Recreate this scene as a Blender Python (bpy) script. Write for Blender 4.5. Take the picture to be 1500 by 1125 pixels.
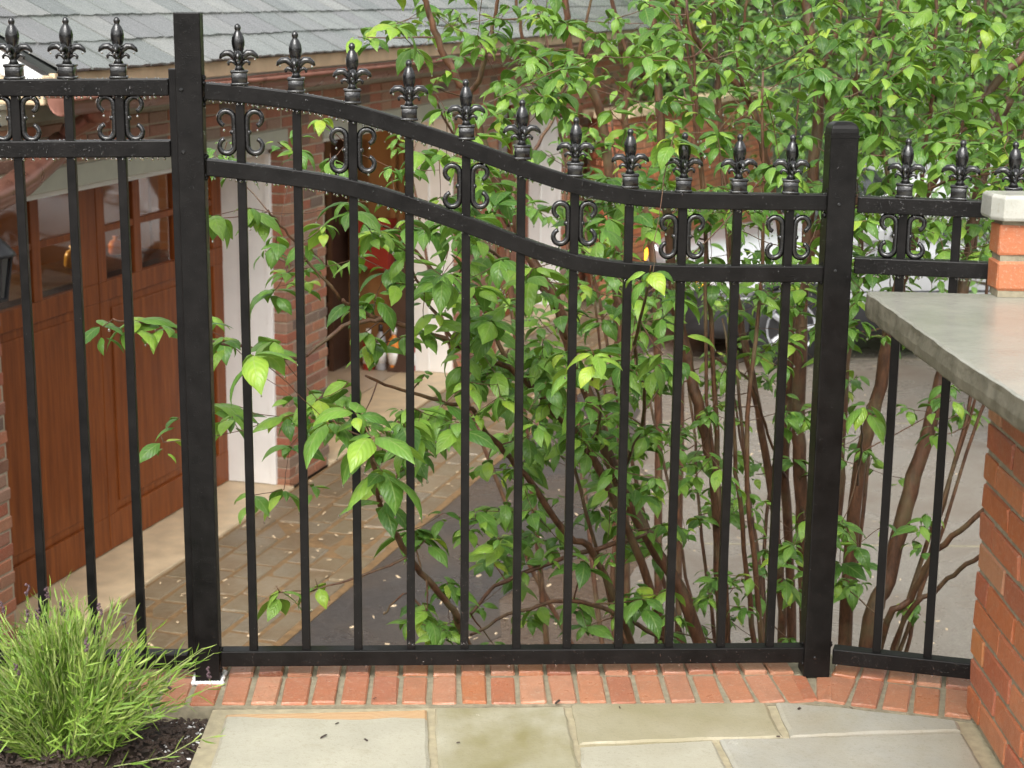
import bpy, math, random
import numpy as np
from mathutils import Vector, Matrix

S = bpy.context.scene
for o in list(bpy.data.objects):
    bpy.data.objects.remove(o)
R = random.Random(11)
NR = np.random.default_rng(5)

# ---------------------------------------------------------------- camera, sky, sun, exposure
EYE = Vector((0.0, 0.0, 1.56))
PITCH = math.atan(573 / 2500.0)
cam_data = bpy.data.cameras.new('camera')
cam_data.sensor_width = 36.0
cam_data.lens = 36.0 * 2500.0 / 1500.0
cam_data.clip_start = 0.05
cam_data.clip_end = 400.0
cam_data.dof.use_dof = True
cam_data.dof.focus_distance = 4.2
cam_data.dof.aperture_fstop = 8.0
cam = bpy.data.objects.new('camera', cam_data)
S.collection.objects.link(cam)
cam.matrix_world = (Matrix.Translation(EYE) @ Matrix.Rotation(math.radians(90) - PITCH, 4, 'X')
                    @ Matrix.Rotation(math.radians(0.58), 4, 'Z'))
S.camera = cam

SUN_EL, SUN_AZ = math.radians(46), math.radians(190)     # azimuth clockwise from +Y: behind the camera
world = bpy.data.worlds.new('World')
S.world = world
world.use_nodes = True
wn = world.node_tree
wn.nodes.clear()
sky = wn.nodes.new('ShaderNodeTexSky')
sky.sky_type = 'NISHITA'
sky.sun_disc = False
sky.sun_elevation = SUN_EL
sky.sun_rotation = SUN_AZ
sky.air_density = 1.5
sky.dust_density = 6.0
hs = wn.nodes.new('ShaderNodeHueSaturation')             # cloud cover: the blue goes out of the sky
hs.inputs['Saturation'].default_value = 0.10
bg = wn.nodes.new('ShaderNodeBackground')
bg.inputs['Strength'].default_value = 0.15
wo = wn.nodes.new('ShaderNodeOutputWorld')
wn.links.new(sky.outputs[0], hs.inputs['Color'])
wn.links.new(hs.outputs[0], bg.inputs['Color'])
wn.links.new(bg.outputs[0], wo.inputs['Surface'])

sun_data = bpy.data.lights.new('sun', 'SUN')
sun_data.energy = 0.95
sun_data.angle = math.radians(40)
sun_data.color = (1.0, 0.96, 0.90)
sun = bpy.data.objects.new('sun', sun_data)
S.collection.objects.link(sun)
sd = Vector((math.sin(SUN_AZ) * math.cos(SUN_EL), math.cos(SUN_AZ) * math.cos(SUN_EL), math.sin(SUN_EL)))
sun.rotation_euler = sd.to_track_quat('Z', 'Y').to_euler()

S.view_settings.view_transform = 'Standard'
S.view_settings.look = 'None'
S.view_settings.gamma = 1.0
S.view_settings.use_curve_mapping = False
S.view_settings.exposure = 0.86
S.render.engine = 'CYCLES'
S.cycles.max_bounces = 8
S.cycles.transparent_max_bounces = 12

# ---------------------------------------------------------------- materials
class NT:
    def __init__(s, name):
        s.m = bpy.data.materials.new(name)
        s.m.use_nodes = True
        s.t = s.m.node_tree
        s.p = s.t.nodes['Principled BSDF']
        s.out = s.t.nodes['Material Output']
    def n(s, kind, **kw):
        nd = s.t.nodes.new('ShaderNode' + kind)
        for k, v in kw.items():
            if k[0] == 'i' and k[1:].isdigit():
                s.put(v, nd.inputs[int(k[1:])])
            elif k in nd.inputs and not hasattr(nd, k):
                s.put(v, nd.inputs[k])
            else:
                setattr(nd, k, v)
        return nd
    def put(s, v, sock):
        if isinstance(v, bpy.types.NodeSocket):
            s.t.links.new(v, sock)
        elif isinstance(v, bpy.types.Node):
            s.t.links.new(v.outputs[0], sock)
        else:
            if sock.type == 'RGBA' and len(v) == 3:
                v = (*v, 1)
            sock.default_value = v
    def set(s, **kw):
        for k, v in kw.items():
            s.put(v, s.p.inputs[k.replace('_', ' ')])
    def coord(s, kind='Object', scale=(1, 1, 1)):
        tc = s.n('TexCoord')
        mp = s.n('Mapping')
        s.put(tc.outputs[kind], mp.inputs['Vector'])
        mp.inputs['Scale'].default_value = scale
        return mp.outputs[0]
    def noise(s, vec, scale, detail=4, rough=0.55, dist=0.0):
        nd = s.n('TexNoise')
        s.put(vec, nd.inputs['Vector'])
        nd.inputs['Scale'].default_value = scale
        nd.inputs['Detail'].default_value = detail
        nd.inputs['Roughness'].default_value = rough
        nd.inputs['Distortion'].default_value = dist
        return nd.outputs['Fac']
    def ramp(s, fac, stops, mode='LINEAR'):
        nd = s.n('ValToRGB')
        s.put(fac, nd.inputs[0])
        cr = nd.color_ramp
        cr.interpolation = mode
        while len(cr.elements) < len(stops):
            cr.elements.new(0.5)
        for e, (p, c) in zip(cr.elements, stops):
            e.position = p
            e.color = (*c, 1) if len(c) == 3 else c
        return nd.outputs['Color']
    def rng(s, fac, a, b, c=0.0, d=1.0):
        nd = s.n('MapRange')
        s.put(fac, nd.inputs[0])
        for i, v in enumerate((a, b, c, d)):
            nd.inputs[i + 1].default_value = v
        return nd.outputs[0]
    def mix(s, fac, a, b, mode='MIX'):
        nd = s.n('Mix', data_type='RGBA', blend_type=mode)
        s.put(fac, nd.inputs[0]); s.put(a, nd.inputs[6]); s.put(b, nd.inputs[7])
        return nd.outputs[2]
    def math(s, op, a, b=0.0):
        nd = s.n('Math', operation=op)
        s.put(a, nd.inputs[0]); s.put(b, nd.inputs[1])
        return nd.outputs[0]
    def bump(s, h, strength=0.3, dist=0.01):
        nd = s.n('Bump')
        s.put(h, nd.inputs['Height'])
        nd.inputs['Strength'].default_value = strength
        nd.inputs['Distance'].default_value = dist
        s.t.links.new(nd.outputs[0], s.p.inputs['Normal'])
    def rnd(s):
        a = s.n('ObjectInfo').outputs['Random']
        b = s.n('Attribute', attribute_name='tint').outputs['Fac']
        return s.math('FRACT', s.math('ADD', a, b))

def simple(name, col, rough=0.5, var=0.25, scale=20, bump=0.15, spec=0.5, metal=0.0):
    t = NT(name)
    v = t.coord()
    n = t.noise(v, scale, 6)
    dark = tuple(c * (1 - var) for c in col)
    lite = tuple(min(1, c * (1 + var)) for c in col)
    t.set(Base_Color=t.ramp(n, [(0.3, dark), (0.7, lite)]), Roughness=t.rng(n, 0.3, 0.7, rough - 0.08, rough + 0.08), Metallic=metal)
    t.p.inputs['Specular IOR Level'].default_value = spec
    if bump:
        t.bump(t.noise(v, scale * 4, 3), bump, 0.004)
    return t.m

def brick_mat(name, stops, rough, soot=0.4, fine=1.0):
    t = NT(name)
    v = t.coord('Generated', (1, 1, 1))
    pos = t.n('NewGeometry').outputs['Position']
    r = t.rnd()
    base = t.ramp(r, stops)
    n1 = t.noise(pos, 28 * fine, 5, 0.6)
    n2 = t.noise(pos, 160 * fine, 4, 0.7)
    c = t.mix(t.rng(n1, 0.45, 0.75, 0, soot), base, (0.20, 0.13, 0.09))
    c = t.mix(t.rng(n2, 0.54, 0.72, 0, 0.6), c, (0.50, 0.38, 0.27))
    big = t.noise(pos, 3.1, 3)
    c = t.mix(t.rng(big, 0.5, 0.75, 0, 0.3), c, (0.17, 0.09, 0.06))
    t.set(Base_Color=c, Roughness=t.rng(n1, 0.3, 0.7, rough - 0.12, rough + 0.12))
    t.bump(t.math('ADD', n1, n2), 0.5, 0.004)
    return t.m

M = {}
M['brick_red'] = brick_mat('garage_brick', [(0, (0.30, 0.085, 0.045)), (0.3, (0.36, 0.13, 0.065)), (0.5, (0.33, 0.17, 0.10)), (0.68, (0.24, 0.09, 0.06)), (0.82, (0.30, 0.20, 0.14)), (0.92, (0.11, 0.075, 0.06)), (1, (0.33, 0.11, 0.05))], 0.6)
M['brick_orange'] = brick_mat('patio_brick', [(0, (0.42, 0.12, 0.045)), (0.3, (0.48, 0.17, 0.075)), (0.55, (0.38, 0.10, 0.05)), (0.75, (0.45, 0.22, 0.12)), (0.9, (0.34, 0.09, 0.045)), (1, (0.50, 0.19, 0.07))], 0.42, 0.25)
M['brick_curb'] = brick_mat('curb_brick', [(0, (0.38, 0.135, 0.07)), (0.3, (0.43, 0.19, 0.105)), (0.5, (0.34, 0.125, 0.072)), (0.75, (0.46, 0.23, 0.14)), (0.9, (0.41, 0.145, 0.06)), (1, (0.28, 0.10, 0.06))], 0.36, 0.35, 0.75)
M['mortar'] = simple('mortar', (0.25, 0.22, 0.15), 0.75, 0.25, 60, 0.4)
M['mortar_pale'] = simple('garage_mortar', (0.36, 0.30, 0.22), 0.75, 0.2, 60, 0.4)
M['underlay'] = simple('roof_underlay', (0.02, 0.024, 0.022), 0.6, 0.2, 10, 0.1)
M['mortar_light'] = simple('patio_mortar', (0.38, 0.33, 0.22), 0.55, 0.18, 50, 0.3)
M['tan_stone'] = simple('tan_stone', (0.58, 0.45, 0.29), 0.45, 0.16, 9, 0.25)
M['lintel'] = simple('painted_lintel', (0.34, 0.33, 0.26), 0.5, 0.08, 12, 0.1)
M['white'] = simple('white_paint', (0.86, 0.85, 0.82), 0.4, 0.04, 6, 0.05)
M['copper'] = simple('aged_copper', (0.23, 0.105, 0.075), 0.32, 0.3, 8, 0.08, 0.5, 0.55)
M['plywood'] = simple('plywood', (0.27, 0.135, 0.048), 0.5, 0.2, 3, 0.05)
M['beige_floor'] = simple('beige_floor', (0.48, 0.38, 0.27), 0.4, 0.12, 5, 0.1)
M['dark_shelf'] = simple('dark_shelf', (0.06, 0.03, 0.02), 0.5, 0.2, 10, 0.1)
M['red_paint'] = simple('red_paint', (0.30, 0.03, 0.02), 0.4, 0.1, 10, 0.0)
M['orange_plastic'] = simple('orange_plastic', (0.75, 0.25, 0.03), 0.3, 0.05, 10, 0)
M['yellow_plastic'] = simple('yellow_plastic', (0.75, 0.50, 0.04), 0.35, 0.08, 10, 0)
M['grey_plastic'] = simple('grey_plastic', (0.35, 0.36, 0.38), 0.3, 0.05, 10, 0)
M['white_plastic'] = simple('white_plastic', (0.8, 0.8, 0.78), 0.3, 0.03, 10, 0)
M['rubber'] = simple('rubber', (0.012, 0.012, 0.013), 0.5, 0.2, 30, 0.2)
M['black_plastic'] = simple('black_plastic', (0.02, 0.02, 0.022), 0.35, 0.15, 20, 0.05)
M['alloy'] = simple('alloy', (0.45, 0.46, 0.48), 0.3, 0.08, 10, 0, 0.5, 0.8)
M['bark'] = None
M['petal'] = simple('dried_flower', (0.10, 0.06, 0.07), 0.7, 0.3, 60, 0.2)

def m_black():
    t = NT('black_iron')
    pos = t.n('NewGeometry').outputs['Position']
    n = t.noise(pos, 22, 5, 0.6)
    vo = t.n('TexVoronoi', feature='F1'); t.put(pos, vo.inputs['Vector']); vo.inputs['Scale'].default_value = 330
    keep = t.rng(t.noise(pos, 95, 2), 0.5, 0.62)
    bead = t.math('MULTIPLY', t.rng(vo.outputs['Distance'], 0.42, 0.0, 0, 1), keep)
    t.set(Base_Color=t.ramp(n, [(0.3, (0.0045, 0.0042, 0.004)), (0.7, (0.0095, 0.0085, 0.008))]), Roughness=t.rng(n, 0.3, 0.7, 0.3, 0.44))
    t.p.inputs['Specular IOR Level'].default_value = 0.16
    t.p.inputs['Coat Weight'].default_value = 0.04
    t.p.inputs['Coat Roughness'].default_value = 0.15
    t.bump(bead, 0.3, 0.002)
    return t.m
M['iron'] = m_black()
def m_cast():
    t = NT('cast_iron_wet')
    pos = t.n('NewGeometry').outputs['Position']
    n = t.noise(pos, 150, 3)
    t.set(Base_Color=(0.006, 0.006, 0.006), Roughness=0.10)
    t.p.inputs['Coat Weight'].default_value = 0.6
    t.p.inputs['Coat Roughness'].default_value = 0.05
    t.bump(n, 0.45, 0.003)
    return t.m
M['cast'] = m_cast()

def m_water():
    t = NT('rain_water')
    t.set(Base_Color=(1, 1, 1), Roughness=0.0, IOR=1.33)
    t.p.inputs['Transmission Weight'].default_value = 1.0
    return t.m
M['water'] = m_water()
def m_glass():
    t = NT('window_glass')
    t.set(Base_Color=(0.9, 0.92, 0.9), Roughness=0.02, IOR=1.45)
    t.p.inputs['Transmission Weight'].default_value = 1.0
    return t.m
M['glass'] = m_glass()

def m_wood():
    t = NT('mahogany')
    v = t.coord('Object', (9, 9, 0.55))
    n = t.noise(v, 3.0, 6, 0.6, 0.4)
    v2 = t.coord('Object', (60, 60, 1.6))
    g = t.noise(v2, 4, 3, 0.6)
    f = t.math('ADD', t.math('MULTIPLY', n, 0.6), t.math('MULTIPLY', g, 0.4))
    t.set(Base_Color=t.ramp(f, [(0.3, (0.10, 0.024, 0.006)), (0.5, (0.21, 0.056, 0.013)), (0.7, (0.32, 0.095, 0.021))]), Roughness=0.38)
    t.p.inputs['Specular IOR Level'].default_value = 0.22
    t.bump(g, 0.12, 0.003)
    return t.m
M['wood'] = m_wood()

def m_slate():
    t = NT('wet_slate')
    pos = t.n('NewGeometry').outputs['Position']
    r = t.rnd()
    n = t.noise(pos, 7, 6, 0.6)
    n2 = t.noise(pos, 60, 5, 0.65)
    c = t.ramp(r, [(0, (0.10, 0.113, 0.105)), (0.35, (0.175, 0.19, 0.173)), (0.7, (0.135, 0.135, 0.135)), (1, (0.23, 0.235, 0.213))])
    c = t.mix(t.rng(n, 0.4, 0.75, 0, 0.5), c, (0.09, 0.105, 0.10))
    t.set(Base_Color=c, Roughness=t.rng(n2, 0.3, 0.75, 0.16, 0.42))
    t.p.inputs['Specular IOR Level'].default_value = 0.6
    t.bump(n2, 0.35, 0.004)
    return t.m
M['slate'] = m_slate()

def m_flag(name, c0, c1, stain=None, stain_amt=0.0, sc=6.0, bands=False, gloss=-0.08):
    t = NT(name)
    pos = t.n('NewGeometry').outputs['Position']
    n = t.noise(pos, sc, 6, 0.6)
    n2 = t.noise(pos, 120, 4, 0.7)
    c = t.ramp(n, [(0.3, c0), (0.7, c1)])
    if stain:
        s1 = t.noise(pos, 3.2, 4, 0.6, 0.3)
        c = t.mix(t.rng(s1, 0.38, 0.62, 0, stain_amt), c, stain)
    c = t.mix(t.rng(n2, 0.55, 0.75, 0, 0.5), c, (0.24, 0.21, 0.14))
    n4 = t.noise(pos, 330, 3, 0.8)
    c = t.mix(t.rng(n4, 0.6, 0.72, 0, 0.5), c, (0.12, 0.10, 0.07))
    n5 = t.noise(pos, 14, 6, 0.75)
    c = t.mix(t.rng(n5, 0.55, 0.7, 0, 0.3), c, (0.30, 0.27, 0.18))
    if bands:
        sep = t.n('SeparateXYZ'); t.put(pos, sep.inputs[0])
        wob = t.noise(pos, 4.5, 2)
        yy = t.math('ADD', sep.outputs[1], t.math('MULTIPLY', wob, 0.055))
        # the sawn edge of this slab keeps a seam of banded sandstone along its far side
        mask = t.rng(yy, 3.512, 3.516, 0, 1)
        wv = t.math('SINE', t.math('MULTIPLY', yy, 900.0))
        band = t.ramp(t.rng(wv, -1, 1), [(0, (0.40, 0.22, 0.10)), (0.5, (0.52, 0.33, 0.17)), (1, (0.58, 0.42, 0.25))])
        c = t.mix(mask, c, band)
    t.set(Base_Color=c, Roughness=t.rng(n, 0.3, 0.7, 0.2 + gloss, 0.36 + gloss))
    t.bump(t.math('ADD', t.math('MULTIPLY', n, 0.6), n2), 0.22, 0.004)
    return t.m
M['flag_pale'] = m_flag('flagstone_pale', (0.38, 0.358, 0.28), (0.45, 0.425, 0.335), (0.35, 0.315, 0.22), 0.4)
M['flag_band'] = m_flag('flagstone_banded', (0.38, 0.358, 0.28), (0.45, 0.425, 0.335), bands=True)
M['flag_olive'] = m_flag('flagstone_olive', (0.37, 0.345, 0.25), (0.43, 0.40, 0.30), (0.23, 0.20, 0.085), 0.85)
M['flag_tan'] = m_flag('flagstone_tan', (0.33, 0.30, 0.20), (0.40, 0.36, 0.26), (0.26, 0.225, 0.115), 0.6)
M['flag_grey'] = m_flag('flagstone_grey', (0.34, 0.33, 0.285), (0.41, 0.395, 0.34), (0.31, 0.26, 0.155), 0.45)
M['bluestone'] = m_flag('bluestone', (0.28, 0.278, 0.235), (0.35, 0.345, 0.295), (0.25, 0.247, 0.205), 0.3, 7, gloss=-0.11)
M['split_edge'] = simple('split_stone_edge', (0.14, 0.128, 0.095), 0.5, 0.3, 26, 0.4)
M['cap_stone'] = m_flag('cap_stone', (0.36, 0.36, 0.31), (0.46, 0.45, 0.40), None, 0, 14)

def m_asphalt():
    t = NT('wet_driveway')
    pos = t.n('NewGeometry').outputs['Position']
    n = t.noise(pos, 0.9, 5, 0.6, 0.3)
    n2 = t.noise(pos, 55, 5, 0.75)
    n3 = t.noise(pos, 2.6, 4)
    c = t.ramp(n2, [(0.3, (0.035, 0.033, 0.032)), (0.55, (0.065, 0.060, 0.056)), (0.8, (0.12, 0.11, 0.10))])
    c = t.mix(t.rng(n, 0.42, 0.66, 0, 0.6), c, (0.12, 0.085, 0.055))
    t.set(Base_Color=c, Roughness=t.rng(n3, 0.35, 0.7, 0.22, 0.5))
    t.bump(n2, 0.5, 0.01)
    return t.m
M['asphalt'] = m_asphalt()
def m_aggregate():
    t = NT('wet_brown_aggregate')
    pos = t.n('NewGeometry').outputs['Position']
    vo = t.n('TexVoronoi'); t.put(pos, vo.inputs['Vector']); vo.inputs['Scale'].default_value = 75
    n = t.noise(pos, 1.1, 5, 0.6)
    n2 = t.noise(pos, 40, 5, 0.75)
    c = t.ramp(n2, [(0.3, (0.055, 0.034, 0.020)), (0.55, (0.115, 0.076, 0.048)), (0.8, (0.22, 0.165, 0.12))])
    c = t.mix(t.rng(n, 0.4, 0.65, 0, 0.75), c, (0.16, 0.135, 0.11))
    t.set(Base_Color=c, Roughness=t.rng(n, 0.35, 0.65, 0.12, 0.4))
    t.bump(t.math('ADD', n2, vo.outputs['Distance']), 0.4, 0.008)
    return t.m
M['aggregate'] = m_aggregate()
def m_paver():
    t = NT('granite_paver')
    pos = t.n('NewGeometry').outputs['Position']
    r = t.rnd()
    n = t.noise(pos, 30, 5, 0.7)
    n2 = t.noise(pos, 2.5, 5, 0.6)
    c = t.ramp(r, [(0, (0.15, 0.115, 0.07)), (0.4, (0.19, 0.15, 0.09)), (0.7, (0.16, 0.135, 0.095)), (1, (0.22, 0.17, 0.105))])
    c = t.mix(t.rng(n, 0.45, 0.75, 0, 0.6), c, (0.27, 0.23, 0.165))
    c = t.mix(t.rng(n2, 0.46, 0.68, 0, 0.6), c, (0.15, 0.09, 0.042))
    t.set(Base_Color=c, Roughness=t.rng(n2, 0.3, 0.7, 0.25, 0.5))
    t.bump(n, 0.5, 0.008)
    return t.m
M['paver'] = m_paver()
M['joint'] = simple('sandy_joint', (0.19, 0.115, 0.05), 0.7, 0.3, 25, 0.4)
def m_soil():
    t = NT('dark_mulch')
    pos = t.n('NewGeometry').outputs['Position']
    r = t.rnd()
    n = t.noise(pos, 45, 6, 0.7)
    c = t.ramp(n, [(0.3, (0.016, 0.010, 0.008)), (0.6, (0.045, 0.028, 0.02)), (0.85, (0.09, 0.06, 0.045))])
    c = t.mix(t.rng(r, 0.0, 1.0, 0, 0.5), c, (0.075, 0.045, 0.03))
    t.set(Base_Color=c, Roughness=0.6)
    t.bump(n, 0.8, 0.01)
    return t.m
M['soil'] = m_soil()
def m_concrete():
    t = NT('wet_concrete')
    pos = t.n('NewGeometry').outputs['Position']
    n = t.noise(pos, 1.4, 6, 0.65, 0.4)
    n2 = t.noise(pos, 70, 5, 0.75)
    c = t.ramp(n2, [(0.3, (0.17, 0.145, 0.12)), (0.6, (0.25, 0.225, 0.19)), (0.85, (0.34, 0.31, 0.27))])
    c = t.mix(t.rng(n, 0.42, 0.66, 0, 0.6), c, (0.145, 0.105, 0.075))
    t.set(Base_Color=c, Roughness=t.rng(n, 0.3, 0.7, 0.14, 0.42))
    t.bump(n2, 0.4, 0.006)
    return t.m
M['concrete'] = m_concrete()
M['earth'] = simple('brown_earth', (0.075, 0.05, 0.032), 0.5, 0.5, 14, 0.6)
M['hill'] = simple('undergrowth', (0.03, 0.055, 0.018), 0.8, 0.5, 2, 0.5)
M['perlite'] = simple('perlite', (0.75, 0.74, 0.72), 0.6, 0.1, 40, 0.1)

def m_bark(name, a, b):
    t = NT(name)
    pos = t.n('NewGeometry').outputs['Position']
    mp = t.n('Mapping'); t.put(pos, mp.inputs['Vector']); mp.inputs['Scale'].default_value = (1, 1, 0.3)
    n = t.noise(mp.outputs[0], 55, 6, 0.7)
    n2 = t.noise(pos, 9, 4)
    c = t.ramp(n, [(0.3, a), (0.7, b)])
    c = t.mix(t.rng(n2, 0.5, 0.72, 0, 0.6), c, (0.15, 0.13, 0.065))
    t.set(Base_Color=c, Roughness=0.5)
    t.bump(n, 0.7, 0.006)
    return t.m
M['bark'] = m_bark('wet_bark', (0.028, 0.012, 0.006), (0.17, 0.075, 0.036))
M['bark_far'] = m_bark('far_bark', (0.035, 0.022, 0.014), (0.09, 0.06, 0.04))

def m_leaf(name, stops, veins=True, trans=0.32, rough=0.33):
    t = NT(name)
    tint = t.n('Attribute', attribute_name='tint').outputs['Fac']
    pos = t.n('NewGeometry').outputs['Position']
    n = t.noise(pos, 30, 3)
    f = t.math('ADD', tint, t.math('MULTIPLY', t.math('SUBTRACT', n, 0.5), 0.4))
    c = t.ramp(f, stops)
    if veins:
        uv = t.n('TexCoord').outputs['UV']
        sp = t.n('SeparateXYZ'); t.put(uv, sp.inputs[0])
        u = t.math('ABSOLUTE', sp.outputs[0])
        vv = t.math('SUBTRACT', sp.outputs[1], t.math('MULTIPLY', t.math('POWER', u, 1.4), 0.30))
        w = t.math('SINE', t.math('MULTIPLY', vv, 44.0))
        lat = t.rng(w, 0.72, 1.0)
        mid = t.rng(u, 0.09, 0.02)
        vein = t.math('MAXIMUM', t.math('MULTIPLY', lat, 0.4), mid)
        c = t.mix(t.math('MULTIPLY', vein, 0.5), c, (0.34, 0.44, 0.14))
        t.bump(t.math('ADD', t.math('MULTIPLY', w, 0.5), t.math('MULTIPLY', mid, -1.0)), 0.3, 0.002)
    t.set(Base_Color=c, Roughness=rough)
    tr = t.n('BsdfTranslucent'); t.put(t.mix(0.5, c, (0.20, 0.36, 0.02)), tr.inputs['Color'])
    mx = t.n('MixShader'); mx.inputs[0].default_value = trans
    t.t.links.new(t.p.outputs[0], mx.inputs[1]); t.t.links.new(tr.outputs[0], mx.inputs[2])
    t.t.links.new(mx.outputs[0], t.out.inputs['Surface'])
    return t.m
LEAF_STOPS = [(0.0, (0.030, 0.085, 0.015)), (0.3, (0.068, 0.175, 0.027)), (0.6, (0.145, 0.295, 0.045)), (0.85, (0.26, 0.43, 0.05)), (1.0, (0.38, 0.50, 0.05))]
M['leaf'] = m_leaf('dogwood_leaf', LEAF_STOPS)
M['leaf_far'] = m_leaf('far_leaf', [(0, (0.035, 0.085, 0.022)), (0.4, (0.08, 0.175, 0.04)), (0.75, (0.15, 0.27, 0.065)), (1, (0.22, 0.34, 0.09))], False, 0.3, 0.4)
M['lavender'] = m_leaf('lavender_leaf', [(0, (0.07, 0.14, 0.02)), (0.4, (0.15, 0.27, 0.035)), (0.8, (0.26, 0.40, 0.06)), (1, (0.38, 0.48, 0.12))], False, 0.25, 0.5)
M['stem_green'] = simple('pale_stem', (0.25, 0.30, 0.10), 0.5, 0.2, 30, 0.1)

def m_paint():
    t = NT('white_car_paint')
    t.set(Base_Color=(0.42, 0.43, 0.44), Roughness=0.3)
    t.p.inputs['Coat Weight'].default_value = 0.8
    t.p.inputs['Coat Roughness'].default_value = 0.05
    return t.m
M['car_paint'] = m_paint()
def m_darkglass():
    t = NT('tinted_glass')
    t.set(Base_Color=(0.02, 0.022, 0.024), Roughness=0.04)
    return t.m
M['car_glass'] = m_darkglass()
def m_emit(name, col, st):
    t = NT(name)
    t.set(Base_Color=col, Roughness=0.2)
    t.put(col, t.p.inputs['Emission Color']); t.p.inputs['Emission Strength'].default_value = st
    return t.m
M['amber'] = m_emit('amber_lamp', (1.0, 0.42, 0.02), 2.5)
M['headlamp'] = m_emit('headlamp_glass', (0.9, 0.92, 0.95), 0.6)
M['bulb'] = m_emit('bulb_glow', (1.0, 0.62, 0.25), 6.0)

# ---------------------------------------------------------------- mesh helpers
class MB:
    """collects shapes, then links them as ONE mesh object"""
    def __init__(s):
        s.v, s.f, s.mi, s.t, s.uv = [], [], [], [], []
    def add(s, vs, fs, mi=0, tint=0.0):
        b = len(s.v)
        s.v += [tuple(map(float, p)) for p in vs]
        s.t += [tint] * len(vs)
        for f in fs:
            s.f.append(tuple(i + b for i in f)); s.mi.append(mi)
        return s
    def box(s, lo, hi, mi=0, tint=0.0, jit=0.0, ch=0.0):
        (x0, y0, z0), (x1, y1, z1) = lo, hi
        if ch:
            vs, fs = chamfer_box((x1 - x0, y1 - y0, z1 - z0), ch)
            vs = [(p[0] + (x0 + x1) / 2, p[1] + (y0 + y1) / 2, p[2] + (z0 + z1) / 2) for p in vs]
        else:
            vs = [(x, y, z) for z in (z0, z1) for y in (y0, y1) for x in (x0, x1)]
            fs = BOXF
        if jit:
            vs = [tuple(c + R.uniform(-jit, jit) for c in p) for p in vs]
        return s.add(vs, fs, mi, tint)
    def tube(s, pts, rad, n=6, mi=0, tint=0.0, cap=True, jit=0.0):
        pts = [Vector(p) for p in pts]
        if not hasattr(rad, '__len__'):
            rad = [rad] * len(pts)
        vs, fs = [], []
        up = None
        for i, p in enumerate(pts):
            d = (pts[min(i + 1, len(pts) - 1)] - pts[max(i - 1, 0)])
            if d.length < 1e-9: d = Vector((0, 0, 1))
            d.normalize()
            if up is None:
                up = Vector((1, 0, 0)) if abs(d.x) < 0.8 else Vector((0, 1, 0))
            a = (up - d * up.dot(d))
            if a.length < 1e-6: a = d.orthogonal()
            a.normalize(); up = a; b = d.cross(a)
            for k in range(n):
                an = 2 * math.pi * k / n
                r = rad[i] * (1 + (R.uniform(-jit, jit) if jit else 0))
                vs.append(p + (a * math.cos(an) + b * math.sin(an)) * r)
        for i in range(len(pts) - 1):
            for k in range(n):
                fs.append((i * n + k, i * n + (k + 1) % n, (i + 1) * n + (k + 1) % n, (i + 1) * n + k))
        if cap:
            fs.append(tuple(range(n - 1, -1, -1)))
            e = (len(pts) - 1) * n
            fs.append(tuple(range(e, e + n)))
        return s.add(vs, fs, mi, tint)
    def lathe(s, prof, n=12, origin=(0, 0, 0), axis='Z', mi=0, tint=0.0):
        vs, fs = [], []
        for r, h in prof:
            for k in range(n):
                a = 2 * math.pi * k / n
                p = (r * math.cos(a), r * math.sin(a), h)
                if axis == 'Y': p = (p[0], p[2], p[1])
                if axis == 'X': p = (p[2], p[0], p[1])
                vs.append((p[0] + origin[0], p[1] + origin[1], p[2] + origin[2]))
        m = len(prof)
        for i in range(m - 1):
            for k in range(n):
                fs.append((i * n + k, i * n + (k + 1) % n, (i + 1) * n + (k + 1) % n, (i + 1) * n + k))
        fs.append(tuple(range(n - 1, -1, -1)))
        fs.append(tuple(range((m - 1) * n, m * n)))
        return s.add(vs, fs, mi, tint)
    def prism(s, poly, z0, z1, mi=0, tint=0.0):
        n = len(poly)
        vs = [(x, y, z0) for x, y in poly] + [(x, y, z1) for x, y in poly]
        fs = [tuple(range(n - 1, -1, -1)), tuple(range(n, 2 * n))] + [(i, (i + 1) % n, n + (i + 1) % n, n + i) for i in range(n)]
        return s.add(vs, fs, mi, tint)
    def mesh(s, name, mats, smooth=False):
        me = bpy.data.meshes.new(name)
        me.from_pydata(s.v, [], s.f)
        for m in (mats if isinstance(mats, (list, tuple)) else [mats]):
            me.materials.append(m)
        me.polygons.foreach_set('material_index', s.mi)
        a = me.attributes.new('tint', 'FLOAT', 'POINT')
        a.data.foreach_set('value', s.t)
        if smooth:
            me.polygons.foreach_set('use_smooth', [True] * len(me.polygons))
        me.update()
        return me
    def obj(s, name, mats, parent=None, smooth=False, loc=None, rotz=0.0, bevel=0.0, label=None):
        return link(name, s.mesh(name, mats, smooth), parent, loc, rotz, bevel, label)

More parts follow.
